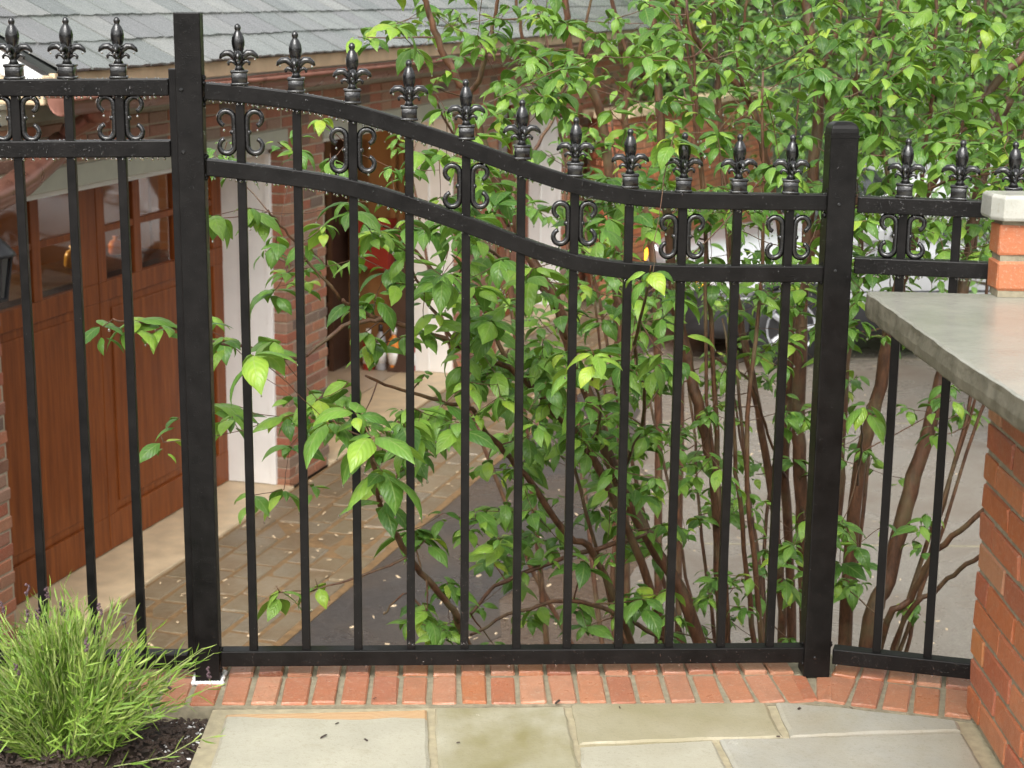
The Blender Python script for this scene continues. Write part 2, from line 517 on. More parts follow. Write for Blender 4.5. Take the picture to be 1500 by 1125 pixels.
BOXF = [(0, 2, 3, 1), (4, 5, 7, 6), (0, 1, 5, 4), (2, 6, 7, 3), (0, 4, 6, 2), (1, 3, 7, 5)]
def chamfer_box(d, c):
    """box with every edge cut back by c: 24 corners, 26 faces"""
    hx, hy, hz = (v / 2 for v in d)
    vs, ix = [], {}
    for sx in (-1, 1):
        for sy in (-1, 1):
            for sz in (-1, 1):
                for ax in range(3):
                    p = [sx * (hx - c), sy * (hy - c), sz * (hz - c)]
                    p[ax] = (sx * hx, sy * hy, sz * hz)[ax]
                    ix[(sx, sy, sz, ax)] = len(vs); vs.append(tuple(p))
    fs = []
    for ax in range(3):
        o = [a for a in range(3) if a != ax]
        for s in (-1, 1):
            q = []
            for a, b in ((-1, -1), (1, -1), (1, 1), (-1, 1)):
                k = [0, 0, 0]; k[ax] = s; k[o[0]] = a; k[o[1]] = b
                q.append(ix[(*k, ax)])
            fs.append(tuple(q))
    for ax in range(3):                                     # edges along ax
        o = [a for a in range(3) if a != ax]
        for a in (-1, 1):
            for b in (-1, 1):
                q = []
                for e, u in ((-1, o[0]), (1, o[0]), (1, o[1]), (-1, o[1])):
                    k = [0, 0, 0]; k[ax] = e; k[o[0]] = a; k[o[1]] = b
                    q.append(ix[(*k, u)])
                fs.append(tuple(q))
    for sx in (-1, 1):
        for sy in (-1, 1):
            for sz in (-1, 1):
                fs.append(tuple(ix[(sx, sy, sz, a)] for a in range(3)))
    out = []
    for f in fs:                                            # outward winding
        a, b, c_ = (Vector(vs[i]) for i in f[:3])
        n = (b - a).cross(c_ - a)
        ctr = sum((Vector(vs[i]) for i in f), Vector()) / len(f)
        out.append(f if n.dot(ctr) > 0 else f[::-1])
    return vs, out

def link(name, me, parent=None, loc=None, rotz=0.0, bevel=0.0, label=None):
    o = bpy.data.objects.new(name, me)
    S.collection.objects.link(o)
    if parent: o.parent = parent
    if loc is not None: o.location = loc
    if rotz: o.rotation_euler = (0, 0, rotz)
    if bevel:
        b = o.modifiers.new('edge', 'BEVEL'); b.width = bevel; b.segments = 2; b.limit_method = 'ANGLE'
    if label: o['label'] = label
    return o
def tag(o, label=None, cat=None, group=None, kind=None):
    for k, v in (('label', label), ('category', cat), ('group', group), ('kind', kind)):
        if v: o[k] = v
    return o
def empty(name, label, cat, loc=(0, 0, 0), rotz=0.0, group=None, kind=None):
    o = bpy.data.objects.new(name, None)
    S.collection.objects.link(o)
    o.location = loc; o.rotation_euler = (0, 0, rotz); o.empty_display_size = 0.1
    return tag(o, label, cat, group, kind)

def brick_meshes(mat, dims, n=7, ch=0.005, wob=0.0025, name='brick'):
    """bricks of one format with softened, slightly uneven arrises; the copies share these meshes"""
    out = []
    for i in range(n):
        b = MB()
        vs, fs = chamfer_box(dims, ch)
        vs = [tuple(c + R.uniform(-wob, wob) for c in p) for p in vs]
        b.add(vs, fs, 0, R.random())
        me = b.mesh(name, mat)
        me['dims'] = dims
        out.append(me)
    return out
def unit_part(name, meshes, parent, centre, size, rot=(0, 0, 0)):
    me = R.choice(meshes)
    o = bpy.data.objects.new(name, me)
    S.collection.objects.link(o)
    o.parent = parent
    o.location = centre
    o.scale = [a / b for a, b in zip(size, me['dims'])]
    o.rotation_euler = rot
    return o

# ---------------------------------------------------------------- the setting: ground
DZ = -1.54                                               # the driveway lies a storey-half below the patio
W0 = Vector((-1.414, 10.436, DZ))                        # a corner of the garage front wall
WA = math.atan2(0.957, 0.289)                            # direction of that wall on the ground
WD = Vector((0.289, 0.957, 0)).normalized(); WN = Vector((WD.y, -WD.x, 0))
def wall_pt(s, o, h=0.0):                                # along the wall, outwards, up
    return W0 + WD * s + WN * o + Vector((0, 0, h))

g = MB(); g.box((-60, -40, DZ - 0.4), (70, 120, DZ - 0.03))
tag(g.obj('ground', M['earth']), kind='structure')
# asphalt strip and brown aggregate drive
edge = []
for i in range(49):
    q = wall_pt(-9 + 0.5 * i, 1.95 + 0.14 * math.sin(i * 1.9) + 0.10 * math.sin(i * 0.77 + 1) + R.uniform(-.05, .05)); edge.append((q.x, q.y))
p1, p0 = wall_pt(15, 1.06), wall_pt(-9, 1.06)
d = MB(); d.prism(edge + [(p1.x, p1.y), (p0.x, p0.y)], DZ - 0.05, DZ + 0.004)
tag(d.obj('driveway', M['asphalt']), kind='structure')
q0, q1 = wall_pt(-9, 1.5), wall_pt(15, 1.5)
d = MB(); d.prism([(q0.x, q0.y), (16, -2), (22, 30), (q1.x, q1.y)], DZ - 0.05, DZ)
tag(d.obj('courtyard', M['aggregate']), kind='structure')
EDGE = [(0.57, 6.3), (0.58, 8.05), (0.85, 9.9), (0.98, 12.1), (0.93, 14.2), (1.45, 15.3), (2.6, 18.2)]
ce = []
for (x0, y0), (x1, y1) in zip(EDGE, EDGE[1:]):
    for k in range(8): ce.append((x0 + (x1 - x0) * k / 8 + R.uniform(-.06, .06), y0 + (y1 - y0) * k / 8))
ce += [EDGE[-1], (14, 19), (13, 6.3)]
d = MB(); d.prism(ce[::-1], DZ - 0.05, DZ + 0.008)
slab = d.obj('concrete_drive', M['concrete']); tag(slab, kind='structure')
for y in (9.4, 12.3, 14.6):                              # sawn joints across the drive
    d = MB(); d.box((1.1, y, DZ + 0.0), (12, y + 0.022, DZ + 0.0095)); d.obj('expansion_joint', M['mortar'], slab)
# earth under the dogwoods, an irregular bed along the foot of the patio wall
bed = [(-0.9, 3.95)]
for i in range(15):
    a = i / 14
    bed.append((-0.7 + 3.6 * a, 6.35 + 0.25 * math.sin(i * 1.7) + 0.35 * a))
bed.append((3.2, 3.95))
b = MB(); b.prism(bed[::-1], DZ - 0.02, DZ + 0.02)
tag(b.obj('planting_bed', M['earth']), kind='structure')
hv, hf = [], []
NX, NY = 30, 16
for j in range(NY):
    for i in range(NX):
        x = -30 + 66 * i / (NX - 1); y = 21.5 + 45 * j / (NY - 1) + 0.02 * (x - 4) ** 2
        hv.append((x, y, DZ - 0.2 + 0.2 * min(j, 5) + 0.62 * j + R.uniform(-.25, .25) * (j > 0)))
for j in range(NY - 1):
    for i in range(NX - 1):
        a = j * NX + i
        hf.append((a, a + 1, a + NX + 1, a + NX))
tag(MB().add(hv, hf).obj('hillside', M['hill'], smooth=True), kind='structure')

# ---------------------------------------------------------------- patio edge: retaining wall, brick curb, flagstones
PATH = [Vector((-1.9, 3.52, 0)), Vector((-0.72, 3.562, 0)), Vector((0.70, 3.617, 0)), Vector((1.9, 3.30, 0))]
def path_offset(off):
    out = []
    for i, p in enumerate(PATH):
        ns = []
        for a, b2 in ((i - 1, i), (i, i + 1)):
            if a >= 0 and b2 < len(PATH):
                t = (PATH[b2] - PATH[a]).normalized(); ns.append(Vector((-t.y, t.x, 0)))
        n = sum(ns, Vector()).normalized()
        k = 1 / max(0.6, n.dot(ns[0]))
        out.append(p + n * off * k)
    return out
fr, bk = path_offset(-0.01), path_offset(0.30)
ring = [(p.x, p.y) for p in fr] + [(p.x, p.y) for p in reversed(bk)]
b = MB(); b.prism(ring, DZ - 0.1, -0.003)
tag(b.obj('retaining_wall', M['mortar']), kind='structure')
curb = empty('brick_curb', None, None, kind='structure')
CURB = brick_meshes(M['brick_curb'], (0.057, 0.152, 0.09), 9, 0.0035, 0.0018)
for row, (o0, ln, top) in enumerate(((0.0, 0.150, 0.003), (0.160, 0.125, 0.006))):
    for seg in range(3):
        a, b2 = PATH[seg], PATH[seg + 1]
        t = (b2 - a).normalized(); n = Vector((-t.y, t.x, 0)); L = (b2 - a).length
        ang = math.atan2(t.y, t.x)
        bi = 1.0
        k = int(L / 0.0675)
        step = L / k
        for i in range(k):
            u = (i + 0.5) * step
            w = R.uniform(0.053, 0.059)
            if seg == 2 and u > 0.55: continue
            if seg == 0 and u < 0.35: continue
            # at the bend the joints fan out so that both runs meet
            fan = 0.0
            if seg == 1 and u > L - 0.3: fan = (u - (L - 0.3)) / 0.3 * 0.10
            if seg == 2 and u < 0.25: fan = -(1 - u / 0.25) * 0.10
            c = a + t * (u - math.sin(fan) * (o0 + ln / 2)) + n * (o0 + ln / 2 + R.uniform(-.003, .003))
            c.z = top - 0.045 + R.uniform(-.0025, .0025)
            unit_part('brick', CURB, curb, c, (w, ln + R.uniform(-.006, .003), 0.09), (R.uniform(-.015, .015), R.uniform(-.02, .02), ang + fan + R.uniform(-.012, .012)))

# cut bricks filling the bend beside the short post
nb_ = (Vector((0.0, 1, 0)) + Vector((0.26, 1, 0)).normalized()).normalized(); tb2 = Vector((nb_.y, -nb_.x, 0))
for du, w_, a_ in ((-0.026, 0.034, 0.03), (0.020, 0.036, -0.16)):
    c = PATH[2] + nb_ * 0.072 + tb2 * du; c.z = -0.043
    unit_part('brick', CURB, curb, c, (w_, 0.138, 0.09), (0, 0, a_))

ps = MB(); ps.prism([(-0.622, -2.5), (2.6, -2.5), (2.6, 3.10), (1.9, 3.288), (0.70, 3.604), (-0.66, 3.548)], -0.12, -0.006)
patio = ps.obj('patio', M['mortar_light'])
tag(patio, kind='structure')
def stone(poly, mat, z=0.004, ch=0.006):
    """a flagstone: its outline subdivided and roughened, arris softened"""
    pts = []
    n = len(poly)
    cx = sum(p[0] for p in poly) / n; cy = sum(p[1] for p in poly) / n
    for i in range(n):
        a, b2 = Vector(poly[i]), Vector(poly[(i + 1) % n])
        k = max(2, int((b2 - a).length / 0.035))
        for j in range(k):
            p = a.lerp(b2, j / k)
            pts.append((p.x + R.uniform(-.0018, .0018), p.y + R.uniform(-.0018, .0018)))
    m = len(pts)
    inn = []
    for x, y in pts:
        dx, dy = cx - x, cy - y; l = math.hypot(dx, dy)
        inn.append((x + dx / l * ch * 1.3, y + dy / l * ch * 1.3))
    vs = [(x, y, z - 0.05) for x, y in pts] + [(x, y, z - ch * 0.7) for x, y in pts] + [(x, y, z) for x, y in inn]
    fs = [tuple(range(2 * m, 3 * m))]
    for i in range(m):
        j = (i + 1) % m
        fs += [(i, j, m + j, m + i), (m + i, m + j, 2 * m + j, 2 * m + i)]
    return MB().add(vs, fs).obj('flagstone', mat, patio)
stone([(-0.600, 2.95), (-0.140, 2.95), (-0.183, 3.541), (-0.622, 3.506)], M['flag_band'])
stone([(-0.125, 3.0), (0.165, 3.0), (0.124, 3.567), (-0.166, 3.554)], M['flag_olive'])
stone([(0.150, 3.373), (0.592, 3.418), (0.580, 3.598), (0.142, 3.578)], M['flag_tan'])
stone([(0.155, 3.02), (0.478, 3.05), (0.437, 3.398), (0.151, 3.359)], M['flag_pale'])
stone([(0.609, 3.421), (0.985, 3.462), (0.992, 3.508), (0.762, 3.574), (0.603, 3.600)], M['flag_grey'])
stone([(0.492, 3.06), (0.985, 3.10), (0.985, 3.446), (0.453, 3.402)], M['flag_grey'])
for (x0, x1, y0, y1, mm) in ((-0.60, -0.05, 2.40, 2.935, 'flag_grey'), (-0.035, 0.47, 2.45, 2.985, 'flag_pale'), (0.485, 0.985, 2.3, 3.045, 'flag_tan'),
                            (-0.60, 0.1, 1.7, 2.385, 'flag_pale'), (0.115, 0.985, 1.6, 2.285, 'flag_olive')):
    stone([(x0, y0), (x1, y0), (x1, y1), (x0, y1)], M[mm])

def scrap(mbx, x, y, z, l, w, t, tint=0.0):
    a, e, r2 = R.uniform(0, 6.28), R.uniform(-.35, .35), R.uniform(-.4, .4)
    m = Matrix.Translation((x, y, z)) @ Matrix.Rotation(a, 4, 'Z') @ Matrix.Rotation(e, 4, 'Y') @ Matrix.Rotation(r2, 4, 'X')
    pts = [(-l, -w * .6, 0), (l * .8, -w, 0), (l, w * .7, 0), (-l * .7, w, 0), (-l * .6, -w * .3, t), (l * .6, -w * .5, t), (l * .7, w * .4, t), (-l * .5, w * .5, t)]
    mbx.add([m @ Vector(p) for p in pts], [(3, 2, 1, 0), (4, 5, 6, 7), (0, 1, 5, 4), (1, 2, 6, 5), (2, 3, 7, 6), (3, 0, 4, 7)], 0, tint)
tw_ = MB()
for i in range(15):                                      # seeds, bud scales and twig ends washed onto the stones and the curb
    x, y = R.uniform(-.58, .97), R.uniform(3.05, 3.70)
    if y > 3.45 and R.random() < .4: y = R.uniform(3.56, 3.66)
    scrap(tw_, x, y, 0.0065, R.uniform(.003, .011), R.uniform(.0012, .0035), R.uniform(.001, .003), R.random())
tag(tw_.obj('litter_and_splashes', M['soil']), kind='stuff')
# mulch bed at the left
mb = MB()
NXm, NYm = 24, 30
vs, fs = [], []
for j in range(NYm):
    for i in range(NXm):
        x = -2.0 + 1.385 * i / (NXm - 1); y = 1.2 + 2.325 * j / (NYm - 1)
        if i == NXm - 1: x = -0.606 + 0.01 * math.sin(j)
        edge = min((NXm - 1 - i) / 5, (NYm - 1 - j) / 4, 1)
        vs.append((x, y, -0.035 + 0.045 * edge + R.uniform(-.008, .008) + 0.03 * math.exp(-((x + .88) ** 2 + (y - 3.35) ** 2) / .05)))
for j in range(NYm - 1):
    for i in range(NXm - 1):
        a = j * NXm + i
        fs.append((a, a + 1, a + NXm + 1, a + NXm))
tag(MB().add(vs, fs).obj('soil', M['soil'], smooth=True), kind='structure')
ch = MB(); pe = MB()
for i in range(5200):
    x, y = R.uniform(-1.30, -0.615), R.uniform(2.6, 3.53)
    e = min((-0.606 - x) / .28, (3.525 - y) / .3, 1)
    z = -0.03 + 0.045 * e + 0.03 * math.exp(-((x + .88) ** 2 + (y - 3.35) ** 2) / .05)
    scrap(ch, x, y, z, R.uniform(.003, .014), R.uniform(.002, .005), R.uniform(.0015, .005), R.random())
tag(ch.obj('mulch', M['soil']), kind='stuff')
for i in range(330):
    x, y = R.gauss(-0.70, .07), R.gauss(3.42, .07)
    if x > -0.612 or y > 3.53: continue
    e = min((-0.606 - x) / .28, (3.525 - y) / .3, 1)
    scrap(pe, x, y, -0.024 + 0.045 * e, R.uniform(.002, .006), R.uniform(.0015, .004), R.uniform(.0015, .004))
tag(pe.obj('perlite_gravel', M['perlite']), kind='stuff')

# ---------------------------------------------------------------- brick counter with a raised pier, at the right
CW = brick_meshes(M['brick_orange'], (0.194, 0.092, 0.057), 9, 0.004, 0.002)
wall = empty('brick_counter_wall', 'low orange brick wall under the overhanging grey stone countertop', 'wall', (1.022, 3.56, 0))
LX = 1.3                                                 # its left face runs towards the viewer
core = MB(); core.box((0.006, -LX, 0.0), (0.75, -0.006, 0.876))
core.obj('mortar_bed', M['mortar'], wall)
cps = 0.0672
for c in range(13):
    z = 0.004 + cps * (c + 0.5)
    y = 0.0 if c % 2 else -0.0975
    first = True
    if c % 2 == 0:                                       # corner header
        unit_part('brick', CW, wall, (0.046, -0.046, z), (0.092, 0.092, 0.057), (0, 0, R.uniform(-.01, .01)))
    while y > -LX:
        L = 0.194
        unit_part('brick', CW, wall, (0.046 + R.uniform(-.002, .002), y - L / 2 - 0.002, z + R.uniform(-.0012, .0012)), (L, 0.092, 0.057), (0, 0, math.pi / 2 + R.uniform(-.006, .006)))
        y -= L + 0.0095
    for k in range(3):                                   # the end that faces the fence
        x = 0.10 + (0.0 if c % 2 == 0 else 0.10) + k * 0.2035
        unit_part('brick', CW, wall, (x + 0.097, -0.046, z), (0.194, 0.092, 0.057))
top = MB()
ol = [(0.760, 3.632), (0.765, 3.50), (0.7705, 3.39), (0.781, 3.15), (0.787, 2.943), (0.806, 2.70), (0.83, 2.40), (0.83, 2.2), (1.80, 2.2), (1.80, 3.58), (1.3, 3.603), (1.025, 3.618), (0.86, 3.634), (0.79, 3.640)]
pts = []
for i in range(len(ol)):
    a, b2 = Vector(ol[i]), Vector(ol[(i + 1) % len(ol)])
    k = max(1, int((b2 - a).length / 0.03)) if i < 7 else max(1, int((b2 - a).length / 0.06))
    for j in range(k):
        p = a.lerp(b2, j / k); am = 0.0016 if i < 7 else 0.001
        pts.append((p.x + R.uniform(-am, am), p.y))
m = len(pts)
rows = [(0.885, 0.004), (0.890, 0.0), (0.908, -0.002), (0.926, 0.001), (0.9365, 0.002), (0.940, 0.006)]
vs, fs = [], []
cxy = Vector((1.3, 2.9))
for z, ins in rows:
    for x, y in pts:
        dv = (cxy - Vector((x, y))).normalized() * (ins + (R.uniform(-.0012, .0012) if 0.887 < z < 0.93 else R.uniform(-.0004, .0004)))
        vs.append((x + dv.x, y + dv.y, z + (R.uniform(-.0008, .0008) if z < 0.939 else 0)))
for r in range(len(rows) - 1):
    for i in range(m):
        j = (i + 1) % m
        fs.append((r * m + i, r * m + j, (r + 1) * m + j, (r + 1) * m + i))
fs.append(tuple(range(m - 1, -1, -1))); fs.append(tuple(range((len(rows) - 1) * m, len(rows) * m)))
top.add(vs, fs)
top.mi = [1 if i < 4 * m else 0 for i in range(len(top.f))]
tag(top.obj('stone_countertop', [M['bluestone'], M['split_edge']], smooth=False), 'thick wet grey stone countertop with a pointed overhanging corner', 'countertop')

pier = empty('brick_pier', 'short orange brick pier with a pale stone cap standing on the countertop', 'pier', (1.022, 3.598, 0.940))
core = MB(); core.box((0.006, -0.024, 0.0005), (0.60, 0.039, 0.164)); core.obj('mortar_bed', M['mortar'], pier)
PB = brick_meshes(M['brick_orange'], (0.194, 0.072, 0.064), 5, 0.005, 0.002)
for c in range(2):
    z = 0.012 + 0.076 * c + 0.034
    for k in range(3):
        L = 0.194 if (k or c) else 0.194
        x = k * 0.204 - (0.1 if c and k else 0.0)
        L2 = 0.092 if (c and k == 0) else 0.194
        unit_part('brick', PB, pier, (x + L2 / 2, 0.0075, z), (L2, 0.074, 0.064), (0, 0, R.uniform(-.01, .01)))
cp = MB()
cpo = [(-0.022, 0.052), (-0.020, -0.020), (-0.001, -0.052), (0.62, -0.052), (0.62, 0.052)]
n = len(cpo); rows = [(0.165, 0.003), (0.172, 0.0), (0.213, 0.001), (0.219, 0.006)]
vs, fs = [], []
for z, ins in rows:
    for x, y in cpo:
        dv = (Vector((0.3, 0.0)) - Vector((x, y))).normalized() * ins
        vs.append((x + dv.x, y + (ins if y < 0 else -ins), z))
for r in range(3):
    for i in range(n):
        j = (i + 1) % n; fs.append((r * n + i, r * n + j, (r + 1) * n + j, (r + 1) * n + i))
fs.append(tuple(range(n - 1, -1, -1))); fs.append(tuple(range(3 * n, 4 * n)))
cp.add(vs, fs).obj('stone_cap', M['cap_stone'], pier, bevel=0.002)

# ---------------------------------------------------------------- iron fence
def catmull(P, n=6):
    out = []
    for i in range(len(P) - 1):
        p0 = P[max(i - 1, 0)]; p1 = P[i]; p2 = P[i + 1]; p3 = P[min(i + 2, len(P) - 1)]
        for k in range(n):
            t = k / n
            out.append(tuple(0.5 * (2 * b + (c - a) * t + (2 * a - 5 * b + 4 * c - d_) * t * t + (3 * b - a - 3 * c + d_) * t ** 3) for a, b, c, d_ in zip(p0, p1, p2, p3)))
    out.append(tuple(P[-1]))
    return out
def rail_mesh(P, hgt, dep):
    """flat bar swept along (s, z) points in the panel's plane"""
    mbx = MB(); vs, fs = [], []
    for i, (s, z) in enumerate(P):
        a, b2 = P[max(i - 1, 0)], P[min(i + 1, len(P) - 1)]
        t = Vector((b2[0] - a[0], b2[1] - a[1])).normalized(); nx, nz = -t.y, t.x
        if i in (0, len(P) - 1): nx, nz = 0, 1
        for sg, y in ((1, -dep / 2), (1, dep / 2), (-1, dep / 2), (-1, -dep / 2)):
            vs.append((s + nx * hgt / 2 * sg, y, z + nz * hgt / 2 * sg))
    for i in range(len(P) - 1):
        for k in range(4):
            fs.append((i * 4 + k, i * 4 + (k + 1) % 4, i * 4 + 4 + (k + 1) % 4, i * 4 + 4 + k))
    fs.append((3, 2, 1, 0)); e = (len(P) - 1) * 4; fs.append((e, e + 1, e + 2, e + 3))
    return mbx.add(vs, fs)
def at_s(P, s):
    for (a, za), (b2, zb) in zip(P, P[1:]):
        if a <= s <= b2: return za + (zb - za) * (s - a) / max(1e-9, b2 - a)
    return P[0][1] if s < P[0][0] else P[-1][1]

# cast finial: square socket, a waist, four curled petals with smaller curls below, fluted bud and ball
fb = MB()
fb.box((-0.0165, -0.0165, -0.030), (0.0165, 0.0165, -0.004), ch=0.002)
fb.box((-0.0185, -0.0185, -0.033), (0.0185, 0.0185, -0.027), ch=0.0015)
fb.box((-0.0185, -0.0185, -0.007), (0.0185, 0.0185, -0.001), ch=0.0015)
fb.lathe([(0.012, -0.002), (0.008, 0.006), (0.0075, 0.012), (0.011, 0.020), (0.012, 0.026), (0.009, 0.033), (0.0075, 0.037)], 10)
nb = 16
vs, fs = [], []
prof = [(0.008, 0.034), (0.0105, 0.042), (0.0125, 0.052), (0.0128, 0.060), (0.0112, 0.069), (0.008, 0.077), (0.0052, 0.082), (0.0066, 0.085), (0.0072, 0.089), (0.0058, 0.0935), (0.002, 0.0965)]
for i, (r, z) in enumerate(prof):
    for k in range(nb):
        a = 2 * math.pi * k / nb
        fl = 1 + (0.14 if k % 2 else -0.12) * (1 if i < 6 else 0)
        vs.append((r * fl * math.cos(a), r * fl * math.sin(a), z))
for i in range(len(prof) - 1):
    for k in range(nb):
        fs.append((i * nb + k, i * nb + (k + 1) % nb, (i + 1) * nb + (k + 1) % nb, (i + 1) * nb + k))
fs.append(tuple(range((len(prof) - 1) * nb, len(prof) * nb)))
fb.add(vs, fs)
for q in range(4):
    a = q * math.pi / 2
    ca, sa = math.cos(a), math.sin(a)
    rot = lambda x, z: (x * ca, x * sa, z)
    big = [(0.004, 0.018), (0.010, 0.028), (0.019, 0.0355), (0.029, 0.0350), (0.037, 0.0295), (0.0405, 0.0235)]
    fb.tube([rot(*p) for p in big], [0.005, 0.0068, 0.0074, 0.0068, 0.0048, 0.002], 8)
    sml = [(0.005, 0.010), (0.010, 0.016), (0.017, 0.0185), (0.0225, 0.0145), (0.0215, 0.0090)]
    fb.tube([rot(*p) for p in sml], [0.0035, 0.0042, 0.004, 0.0035, 0.0025], 7)
FINIAL = fb.mesh('finial', M['cast'], smooth=True)

def scroll_mesh(side):
    pts = [(0.0, 0.0)]
    x0 = 0.0135
    up = [(x0, 0.0), (x0, 0.015)]
    cx, cz, r = x0 + 0.0198, 0.0275, 0.0195
    for i in range(15):
        a = math.radians(180 - i * 17.5); rr = r * (1 - 0.018 * i)
        up.append((cx + rr * math.cos(a) - 0.0003 * i, cz + rr * math.sin(a)))
    dn = [(x, -z) for x, z in up[1:]]
    P = list(reversed(dn)) + up
    n = len(P)
    rad = [0.0050 + 0.0018 * math.sin(math.pi * min(1, (i / (n - 1)) * 1.0)) for i in range(n)]
    b2 = MB()
    b2.tube([(side * x, 0, z) for x, z in P], rad, 7)
    b2.lathe([(0.001, -0.006), (0.0055, -0.0035), (0.006, 0), (0.0055, 0.0035), (0.001, 0.006)], 8, (side * (x0 + 0.004), 0, 0))
    return b2.mesh('scroll', M['cast'], smooth=True)
SCROLL = {1: scroll_mesh(1), -1: scroll_mesh(-1)}
DROP = MB(); DROP.lathe([(0.0002, 0.0028), (0.0012, 0.0016), (0.0021, -0.0003), (0.0019, -0.0016), (0.0008, -0.0025)], 7)
def add_drop(mbx, p, k=1.0):
    mbx.add([(p[0] + x * k, p[1] + y * k, p[2] + (z - 0.0022) * k) for x, y, z in DROP.v], DROP.f)

def fence_panel(label, loc, ang, r1, r2, rb, pickets, scrolls, s_end=None):
    t = empty('iron_fence', label, 'fence', loc, ang)
    t['group'] = 'iron fence panels between the posts'
    for P in (r1, r2): rail_mesh(P, 0.036, 0.034).obj('rail', M['iron'], t, bevel=0.0025)
    rail_mesh(rb, 0.038, 0.036).obj('bottom_rail', M['iron'], t, bevel=0.0025)
    dm = MB()
    for s in pickets:
        zt = at_s(r1, s)
        pb = MB(); z0 = at_s(rb, s) + 0.01; ztop = zt + 0.026
        pb.box((s - 0.0095, -0.0095, z0), (s + 0.0095, 0.0095, ztop))
        pk = pb.obj('picket', M['iron'], t, bevel=0.0015)
        f = link('finial', FINIAL, pk, (s, 0, zt + 0.051))
        f.rotation_euler = (R.uniform(-.02, .02), R.uniform(-.02, .02), R.uniform(-.12, .12))
        zm = (zt + at_s(r2, s)) / 2
        for k in range(150 if 0.45 < s < 0.62 and len(pickets) > 8 else 22):   # splashed water clinging to the bars
            zz = z0 + (0.02 + R.random() ** 2 * 0.22 if len(pickets) > 8 and k < 130 else R.uniform(.05, ztop - z0 - .1))
            add_drop(dm, (s + R.uniform(-.008, .008), -0.0098, zz), R.choice((.25, .3, .4, .6)))
        for k in range(4):
            add_drop(dm, (s + R.uniform(-.012, .012), -0.017, zt + R.uniform(0.018, 0.023)), R.uniform(.5, .9))
        for q in range(3):
            a = q * math.pi / 2 - math.pi
            add_drop(dm, (s + 0.034 * math.cos(a), 0.034 * math.sin(a), zt + 0.0755), R.uniform(.9, 1.4))
        if s in scrolls:
            for sd_ in (-1, 1):
                link('scroll', SCROLL[sd_], t, (s, 0, zm))
                add_drop(dm, (s + sd_ * 0.033, 0, zm - 0.050), R.uniform(1.0, 1.5))
                add_drop(dm, (s + sd_ * 0.036, 0, zm + 0.0065), R.uniform(.9, 1.3))
    for P, sp in ((r1, 0.009), (r2, 0.010), (rb, 0.05)):
        s = P[0][0] + 0.01
        while s < P[-1][0] - 0.01:
            if R.random() < 0.85:
                add_drop(dm, (s, R.choice((-0.0165, -0.0155, 0.0)), at_s(P, s) - 0.0178), R.uniform(.85, 1.7))
            s += R.uniform(sp * 0.6, sp * 1.6)
        s = P[0][0] + 0.01
        while s < P[-1][0] - 0.01 and P is not rb:           # beads standing on the rail's upper edge
            add_drop(dm, (s, R.uniform(-.016, .004), at_s(P, s) + 0.0205), R.uniform(.4, .8))
            s += R.uniform(.004, .02)
    for i in range(700):                                 # spatter on the front faces
        P = R.choice((r1, r2, rb)); s = R.uniform(P[0][0], P[-1][0])
        add_drop(dm, (s, -0.0178, at_s(P, s) + R.uniform(-.016, .016) + 0.002), R.choice((.3, .35, .4, .5, .8)))
    tag(dm.obj('water_drops', M['water'], t, smooth=True), kind='stuff')
    return t
F0 = Vector((-0.696, 3.707, 0)); F1 = Vector((0.722, 3.783, 0))
fang = math.atan2(F1.y - F0.y, F1.x - F0.x)
A1 = catmull([(0.031, 1.349), (0.103, 1.343), (0.176, 1.335), (0.249, 1.325), (0.322, 1.311), (0.395, 1.292), (0.469, 1.270), (0.543, 1.246), (0.617, 1.221), (0.692, 1.195), (0.767, 1.169), (0.843, 1.147), (0.918, 1.131), (0.994, 1.122), (1.07, 1.118), (1.222, 1.116), (1.397, 1.115)], 3)
A2 = catmull([(0.030, 1.186), (0.099, 1.179), (0.172, 1.170), (0.246, 1.160), (0.32, 1.147), (0.394, 1.129), (0.468, 1.106), (0.543, 1.081), (0.618, 1.054), (0.694, 1.025), (0.77, 0.998), (0.846, 0.977), (0.922, 0.965), (0.999, 0.959), (1.075, 0.956), (1.229, 0.955), (1.397, 0.955)], 3)
pk = [0.105, 0.226, 0.346, 0.468, 0.592, 0.713, 0.831, 0.952, 1.071, 1.193, 1.309]
fence_panel('arched black iron fence panel sweeping down between the tall post and the short post', F0, fang, A1, A2, [(0.030, 0.056), (1.39, 0.051)], pk, (0.105, 0.346, 0.592, 0.831, 1.071, 1.309))
lang = math.atan2(0.015, 0.505)
fence_panel('level black iron fence panel behind the lavender, left of the tall post', Vector((-1.425, 3.690, 0)), lang,
            [(0.0, 1.347), (0.684, 1.356)], [(0.0, 1.217), (0.684, 1.225)], [(0.0, 0.048), (0.684, 0.048)],
            [0.68 - v for v in (0.103, 0.212, 0.325, 0.437, 0.549, 0.66)], (0.68 - 0.103, 0.68 - 0.325, 0.68 - 0.549))
es = MB(); es.box((0.684, -0.012, 0.02), (0.700, 0.012, 1.395))
es.obj('end_stile', M['iron'], bpy.data.objects['iron_fence.001'], bevel=0.0015)
rang = math.atan2(-0.10, 0.315)
fence_panel('level black iron fence panel running behind the stone countertop', Vector((0.745, 3.790, 0)), rang,
            [(0.02, 1.111), (0.375, 1.113)], [(0.02, 0.975), (0.375, 0.980)], [(0.02, 0.047), (0.375, 0.052)],
            [0.120, 0.236, 0.348], (0.120,))

